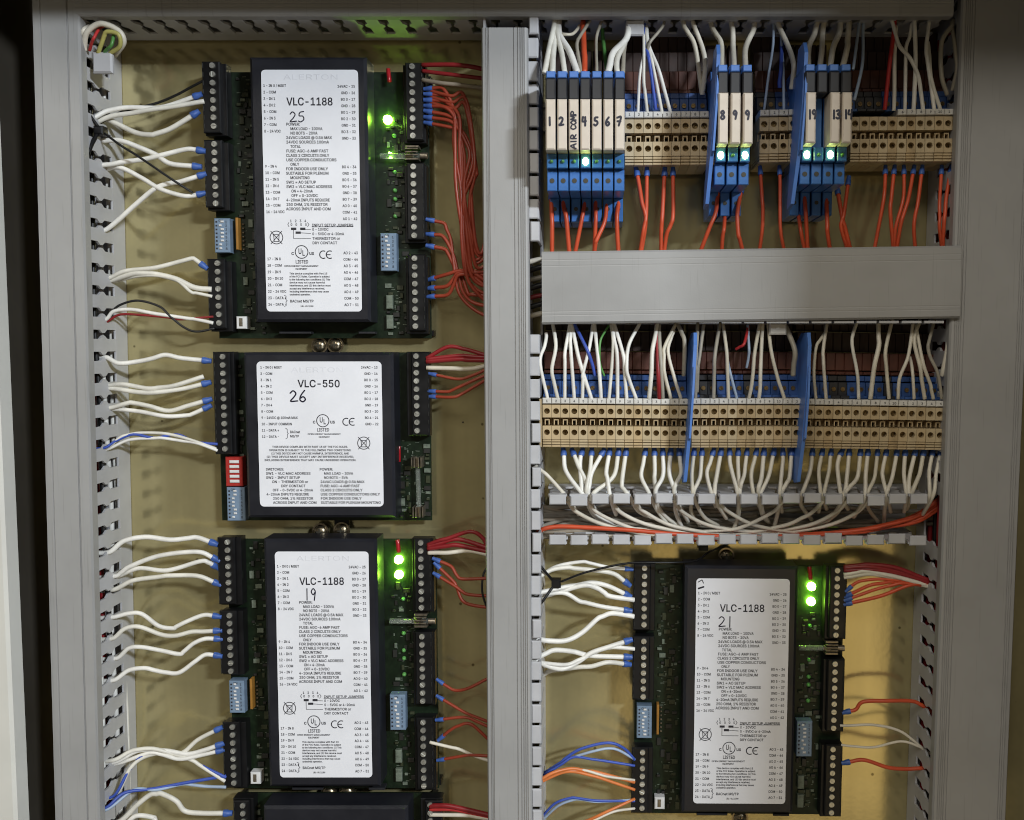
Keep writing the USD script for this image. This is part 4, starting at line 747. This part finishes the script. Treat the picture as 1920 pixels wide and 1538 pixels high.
def make_1188(label, at, number, leds, ang=0.0, logo=True, seed=1, topscrew=None, botscrew=None, lit_small=()):
    b = Board(label, (1389.5, 1296), at, ang, ref_k=K1188); k = b.k; X, Z = b.X, b.Z; d = DV + .0003
    b.part('circuit_board', b.bx(1190, 1060, 1578, 1526, DP - .0016, DP, .0002), 'pcb')
    for x in (1196, 1575):
        for y in (1070, 1515): b.part('standoff', b.bx(x - 5, y - 5, x + 5, y + 5, .0005, DP - .0018), 'black')
    b.cover(1281.5, 1062, 1491.5, 1525)
    xs = lambda y0, n, st: [y0 + st * i for i in range(n)]
    b.connector(1186, 1226, 1058, 1184, 1206, xs(1066.5, 8, 15.1), 1)
    b.connector(1186, 1226, 1195, 1314, 1206, xs(1203.5, 8, 14.8), 1)
    b.connector(1186, 1226, 1403, 1526, 1206, xs(1411.5, 8, 14.9), 1)
    b.connector(1543, 1583, 1060, 1197, 1564, xs(1068, 9, 15.1), -1)
    b.connector(1543, 1583, 1235, 1371, 1564, xs(1243, 9, 15.0), -1)
    b.connector(1543, 1583, 1395, 1530, 1564, xs(1403, 9, 14.8), -1)
    b.dip(1195, 1326, 1223, 1386); b.dip(1496, 1352, 1525, 1418)
    sp = b.part('resistor_pack', b.bx(1232, 1323, 1236.5, 1379, DP + .0003, DP + .007), 'orange_part')
    for i in range(7): b.part('pin', b.bx(1239, 1327 + i * 7.4, 1242, 1329.5 + i * 7.4, DP + .0003, DP + .002), 'tin', parent=sp)
    jp = b.part('jumper', b.bx(1230, 1497, 1249, 1519, DP + .0003, DP + .008, .0006), 'white'); b.part('jumper_pin', b.bx(1236, 1501, 1242, 1515, DP + .0081, DP + .0088), 'tin', parent=jp)
    # fuse lying between the two upper right connectors
    f0 = np.array([X(1496, DP + .006), -(DP + .006), Z(1214, DP + .006)]); f1 = np.array([X(1572, DP + .006), -(DP + .006), Z(1214, DP + .006)])
    fu = b.part('fuse', tube(np.linspace(f0, f1, 6), 5.2 * k, 10), 'glass', smooth=40)
    for x in (1546, 1572): b.part('fuse_cap', tube(np.linspace([X(x - 4, DP + .006), -(DP + .006), Z(1214, DP + .006)], [X(x + 9, DP + .006), -(DP + .006), Z(1214, DP + .006)], 4), 6 * k, 10), 'tin', parent=fu, smooth=40)
    for y in (1203, 1225): b.part('fuse_clip', b.bx(1546, y - 2, 1570, y + 2, DP + .0003, DP + .011), 'tin', parent=fu)
    for y in (1208.5, 1214, 1219.5): b.part('fuse_clip', b.bx(1547, y - 1, 1570, y + 1, DP + .010, DP + .0125), 'tin', parent=fu)
    r = tube(path_smooth([np.array([X(1512, DP + .006), -(DP + .006), Z(1062, DP + .006)]), np.array([X(1515, DP + .006), -(DP + .007), Z(1085, DP + .006)])]), 4 * k)
    b.part('red_component', r, 'redpart', smooth=True)
    for x, y in leds: b.led(x, y, True, 8.5)
    for x, y in lit_small: b.led(x, y, True, 3.0)
    for y in (1174, 1238, 1270, 1285, 1315): b.led(1517, y, False, 4.2)
    skip = [(1490, 1345, 1530, 1422), (1228, 1318, 1246, 1384), (1226, 1492, 1252, 1524), (1490, 1196, 1545, 1230)] + [(x - 12, y - 12, x + 12, y + 12) for x, y in leds]
    b.bits(1231, 1277, 1064, 1522, 62, seed, skip); b.bits(1495, 1540, 1140, 1522, 46, seed + 9, skip); b.ticks(1230, 1278, 1066, 1520, 90, seed); b.ticks(1495, 1540, 1140, 1520, 70, seed + 3)
    for y0 in (1455, 1490): b.part('terminal_bank', b.bx(1500, y0, 1512, y0 + 24, DP + .0003, DP + .004), 'smd')
    L = b.label_sheet(1302.5, 1085, 1476.5, 1507)
    pr = []
    px = lambda a: 957.5 + a / 2.97
    py = lambda a: 1020 + a / 2.97
    h = 4.6 * k
    def put(s, zx, zy, al='l', hh=h, bold=True, w=None):
        pr.append(text(s, X(px(zx)), Z(py(zy)) - hh / 2, hh, d, al, bold, squeeze=.86, width=w))
    for lst, ys in ((['1 - IN 0 / MSET', '2 - COM', '3 - IN 1', '4 - IN 2', '5 - COM', '6 - IN 3', '7 - COM', '8 - 24 VDC'], 275), (['9 - IN 4', '10 - COM', '11 - IN 5', '12 - IN 6', '13 - COM', '14 - IN 7', '15 - COM', '16 - 24 VDC'], 693), (['17 - IN 8', '18 - COM', '19 - IN 9', '20 - IN 10', '21 - COM', '22 - 24 VDC', '23 - DATA +', '24 - DATA -'], 1173)):
        for i, s in enumerate(lst): put(s, 1034, ys + i * 33.7)
    for lst, ys in ((['24VAC - 25', 'GND - 26', 'BO 0 - 27', 'GND - 28', 'BO 1 - 29', 'BO 2 - 30', 'GND - 31', 'BO 3 - 32', 'GND - 33'], 279), (['BO 4 - 34', 'GND - 35', 'BO 5 - 36', 'BO 6 - 37', 'GND - 38', 'BO 7 - 39', 'AO 0 - 40', 'COM - 41', 'AO 1 - 42'], 696), (['AO 2 - 43', 'COM - 44', 'AO 3 - 45', 'AO 4 - 46', 'COM - 47', 'AO 5 - 48', 'AO 6 - 49', 'COM - 50', 'AO 7 - 51'], 1142)):
        for i, s in enumerate(lst): put(s, 1524, ys + i * 33.6, 'r')
    Y = 475
    for s, zx, w in (('POWER:', 1152, 74), ('MAX LOAD - 100VA', 1174, 172), ('NO BOTS - 20VA', 1174, 145), ('24VAC LOADS @ 0.5A MAX', 1150, 246), ('24VDC SOURCES 100mA', 1150, 230), ('TOTAL', 1172, 56), ('FUSE: AGC-6 AMP FAST', 1150, 225), ('CLASS 2 CIRCUITS ONLY', 1148, 232), ('USE COPPER CONDUCTORS', 1148, 270), ('ONLY', 1170, 48), ('FOR INDOOR USE ONLY', 1146, 226), ('SUITABLE FOR PLENUM', 1146, 228), ('MOUNTING', 1168, 104), ('SW1 = AO SETUP', 1146, 160), ('SW2 = VLC MAC ADDRESS', 1146, 246), ('ON = 4-20mA', 1172, 116), ('OFF = 0-10VDC', 1172, 142), ('4-20mA INPUTS REQUIRE', 1144, 234), ('250 OHM, 1% RESISTOR', 1144, 222), ('ACROSS INPUT AND COM', 1142, 240)):
        put(s, zx, Y, w=w * k / 2.97, hh=4.9 * k); Y += 23.1
    for i in range(4):
        put(str(i + 1), 1166 + i * 26, 976, 'c', 4.4 * k); put('0', 1169 + i * 26, 995, 'c', 4.4 * k)
    dg = [sbox(X(px(a)), Z(py(y + 6)), X(px(a + 28)), Z(py(y - 6))) for a, y in ((1167, 1017), (1216, 1017), (1191, 1037))]
    ln = lambda *p: LineString([(X(px(a)), Z(py(y))) for a, y in p]).buffer(.45 * k)
    dg += [ln((1156, 984), (1150, 995), (1156, 1006)), ln((1256, 984), (1264, 995), (1256, 1006)), ln((1244, 1020), (1272, 1021)), ln((1219, 1038), (1272, 1041)), ln((1180, 1024), (1180, 1068), (1272, 1068)), ln((1280, 1007), (1502, 1006)), ln((1122, 1362), (1132, 1366), (1131, 1384), (1138, 1390), (1131, 1396), (1132, 1414), (1122, 1420))]
    pr.append(prism(unary_union(dg), d, d + .00012))
    for s, y, w in (('INPUT SETUP JUMPERS', 998, 222), ('0 - 10VDC', 1020, 88), ('0 - 5VDC or 4-20mA', 1043, 172), ('THERMISTOR or', 1067, 150), ('DRY CONTACT', 1090, 134)): put(s, 1280, y, w=w * k / 2.97)
    put('OPEN ENERGY MANAGEMENT', 1218, 1210, 'c', 3 * k, True, 186 * k / 2.97); put('EQUIPMENT', 1218, 1225, 'c', 3 * k, True)
    for i, s in enumerate(('This device complies with Part 15', 'of the FCC Rules. Operation is subject', 'to the following two conditions: (1) This', 'device may not cause harmful', 'interference, and (2) this device must', 'accept any interference received,', 'including interference that may cause', 'undesired operation.')):
        put(s, 1152, 1249 + i * 15.5, hh=3.2 * k, bold=True, w=(205, 218, 220, 192, 222, 190, 212, 112)[i] * k / 2.97)
    put('BACnet MS/TP', 1152, 1392, w=128 * k / 2.97); put('LBL-VLC1188', 1210, 1418, hh=2.8 * k)
    b.part('print', cat(*pr), 'ink', parent=L)
    b.part('title', text('VLC-1188', X(px(1156)), Z(py(377)), 13.4 * k, d, bold=True, width=247 * k / 2.97), 'ink', parent=L)
    marks(b, L, (px(1221), py(1137)), (px(1320), py(1151)), (px(1087), py(1062)))
    hn = {'25': (1352, 13, 18), '19': (1355, 11, 22), '21': (1345, 13, 20)}[number]
    b.part('handwritten_number', hand(number, X(hn[0]), Z(1176), hn[1] * k, hn[2] * k, d, 1.0 * k), 'marker', parent=L)
    if logo:
        b.part('logo', text('ALERTON', X(1342), Z(1102), 9 * k, d, width=98 * k, depth=.00008), 'faint', parent=L)
    else: b.part('logo', prism(unary_union([LineString([(X(1306), Z(1092)), (X(1313), Z(1088)), (X(1316), Z(1094))]).buffer(.8 * k), LineString([(X(1307), Z(1104)), (X(1316), Z(1101))]).buffer(1.6 * k)]), d, d + .0001), 'ink', parent=L)
    for s, u in ((topscrew, True), (botscrew, False)):
        if s: b.tab(s[0], s[1], u)
    for x, w in ((1310, 58), (1455, 30)): b.part('cover_latch', b.bx(x, 1526, x + w, 1530, DP + .002, DP + .010), 'soft_black')
    return b
make_1188('tall dark controller with white VLC-1188 label, handwritten 25, at the upper left', (585, 358), '25', [(1506, 1146)], seed=11, botscrew=(628, 647), lit_small=[(1510, 1206)])
make_1188('tall dark controller with white VLC-1188 label, handwritten 19, at the lower left', (607.5, 1246), '19', [(1510, 1100), (1510, 1128)], seed=12, topscrew=(600, 997), botscrew=(650, 1487))
make_1188('tall dark controller with white VLC-1188 label, handwritten 21, below the open duct', (1389.5, 1296), '21', [(1518, 1100), (1518, 1128)], ang=-.008, logo=False, seed=13, topscrew=(1362, 1043), botscrew=(1388, 1535))
K550 = K(601, 814, DV)
def make_550(label, at, full=True, seed=5):
    b = Board(label, (601, 814), at, 0, ref_k=K550); k = b.k; X, Z = b.X, b.Z; d = DV + .0003
    b.part('circuit_board', b.bx(412, 661, 808, 976, DP - .0016, DP, .0002), 'pcb')
    for x in (420, 790):
        for y in (672, 962): b.part('standoff', b.bx(x - 5, y - 5, x + 5, y + 5, .0005, DP - .0018), 'black')
    b.cover(460, 661, 739, 971)
    b.connector(403, 442, 660, 852, 422, [669 + 15.7 * i for i in range(12)], 1)
    b.connector(764, 806, 660, 818, 782.5, [668 + 15.5 * i for i in range(10)], -1)
    b.dip(421, 857, 453, 912, 'dipred', 5, 'red switch block'); b.dip(422, 914, 456, 977, 'dip', 8)
    f0, f1 = np.array([X(782, DP + .006), -(DP + .006), Z(857, DP + .006)]), np.array([X(784, DP + .006), -(DP + .006), Z(970, DP + .006)])
    fu = b.part('fuse', tube(np.linspace(f0, f1, 8), 4.6 * k, 10), 'glass', smooth=40)
    for t_ in (.08, .9):
        c = f0 + (f1 - f0) * t_; b.part('fuse_cap', tube(np.linspace(c + [0, 0, 9 * k], c - [0, 0, 9 * k], 3), 5.4 * k, 10), 'tin', parent=fu, smooth=40)
        for o in (-9, -4, 4, 9): b.part('fuse_clip', box(c[0] + (o - 1.2) * k, c[0] + (o + 1.2) * k, DP + .0003, DP + .0115, c[2] - 10 * k, c[2] + 10 * k), 'tin', parent=fu)
    b.part('red_component', tube(np.linspace([X(747, DP + .005), -(DP + .005), Z(837, DP + .005)], [X(747, DP + .005), -(DP + .005), Z(866, DP + .005)], 4), 4 * k), 'redpart', smooth=True)
    b.bits(745, 770, 872, 972, 16, seed); b.bits(793, 806, 830, 972, 12, seed + 1); b.bits(444, 459, 664, 972, 16, seed + 2); b.ticks(745, 806, 825, 972, 60, seed)
    if not full:
        b.tab(616, 1488, True); return b
    L = b.label_sheet(484.5, 678, 717.5, 950, 8); pr = []; h = 4.4 * k
    def put(s, x, y, al='l', hh=h, bold=True, w=None): pr.append(text(s, X(x), Z(y) - hh / 2, hh, d, al, bold, squeeze=.88, width=w))
    for i, s in enumerate(('1 - IN 0 / MSET', '2 - COM', '3 - IN 1', '4 - IN 2', '5 - COM', '6 - IN 3', '7 - IN 4', '8 - COM', '9 - 24VDC @ 100mA MAX', '10 - INPUT COMMON', '11 - DATA +', '12 - DATA -')): put(s, 491, 689 + i * 11.8)
    for i, s in enumerate(('24VAC - 13', 'GND - 14', 'BO 0 - 15', 'GND - 16', 'BO 1 - 17', 'BO 2 - 18', 'GND - 19', 'BO 3 - 20', 'BO 4 - 21', 'GND - 22')): put(s, 710, 689 + i * 11.8, 'r')
    put('BACnet', 544, 810); put('MS/TP', 544, 818)
    for i, s in enumerate(('THIS DEVICE COMPLIES WITH PART 15 OF THE FCC RULES.', 'OPERATION IS SUBJECT TO THE FOLLOWING TWO CONDITIONS:', '(1) THIS DEVICE MAY NOT CAUSE HARMFUL INTERFERENCE, AND', '(2) THIS DEVICE MUST ACCEPT ANY INTERFERENCE RECEIVED,', 'INCLUDING INTERFERENCE THAT MAY CAUSE UNDESIRED OPERATION.')):
        put(s, 581, 838 + i * 6.2, 'c', 3.6 * k, w=(142, 154, 146, 164, 172)[i] * k)
    for i, (s, x, w) in enumerate((('SWITCHES:', 497, 34), ('SW1 - VLC MAC ADDRESS', 497, 84), ('SW2 - INPUT SETUP', 497, 64), ('ON - THERMISTOR or', 508, 68), ('DRY CONTACT', 525, 46), ('OFF - 0-5VDC or 4-20mA', 509, 76), ('4-20mA INPUTS REQUIRE', 497, 80), ('250 OHM, 1% RESISTOR', 509, 76), ('ACROSS INPUT AND COM', 509, 82))): put(s, x, 880 + i * 7.8, w=w * k, hh=4.6 * k)
    for i, (s, x, w) in enumerate((('POWER:', 598, 25), ('MAX LOAD - 30VA', 606, 55), ('NO BOTS - 5VA', 606, 45), ('24VAC LOADS @ 0.5A MAX', 599, 83), ('FUSE: AGC-4 AMP FAST', 599, 74), ('CLASS 2 CIRCUITS ONLY', 599, 79), ('USE COPPER CONDUCTORS ONLY', 599, 112), ('FOR INDOOR USE ONLY', 599, 77), ('SUITABLE FOR PLENUM MOUNTING', 599, 113))): put(s, x, 880 + i * 7.8, w=w * k, hh=4.6 * k)
    put('OPEN ENERGY MANAGEMENT', 608, 814, 'c', 2.8 * k, True, 62 * k); put('EQUIPMENT', 608, 819.5, 'c', 2.8 * k, True)
    pr.append(prism(LineString([(X(536), Z(803)), (X(539), Z(805)), (X(539), Z(811)), (X(541), Z(813)), (X(539), Z(815)), (X(539), Z(821)), (X(536), Z(823))]).buffer(.45 * k), d, d + .00012))
    b.part('print', cat(*pr), 'ink', parent=L)
    b.part('title', text('VLC-550', X(560), Z(726), 13.2 * k, d, bold=True, width=79 * k), 'ink', parent=L)
    b.part('handwritten_number', hand('26', X(545), Z(753), 15 * k, 20 * k, d, 1.3 * k), 'marker', parent=L)
    marks(b, L, (606, 789), (644, 791), (682, 831), 11.5)
    b.part('logo', text('ALERTON', X(548), Z(698), 9 * k, d, width=98 * k, depth=.00008), 'faint', parent=L)
    b.tab(598, 648, True); b.tab(640, 995, False)
    return b
make_550('wide dark controller with white VLC-550 label, handwritten 26', (601, 814))
make_550('lowest dark controller, cut off by the bottom edge, without a label in view', (633, 1656), False, 8)
# dark specks and scratches stay in the plate's own material; a clear screw in the plate
for (u, v) in ((868, 792), (1770, 1168)):
    q = P(u, v, 0); solo('plate_rivet', dome_shape(np.array([q[0], -.0002, q[2]]), .0007, .0007, .0006), 'slot', 'tiny dark speck on the yellow plate right of controller 26' if u < 1000 else 'tiny dark speck on the yellow plate beside the right duct', 'speck')
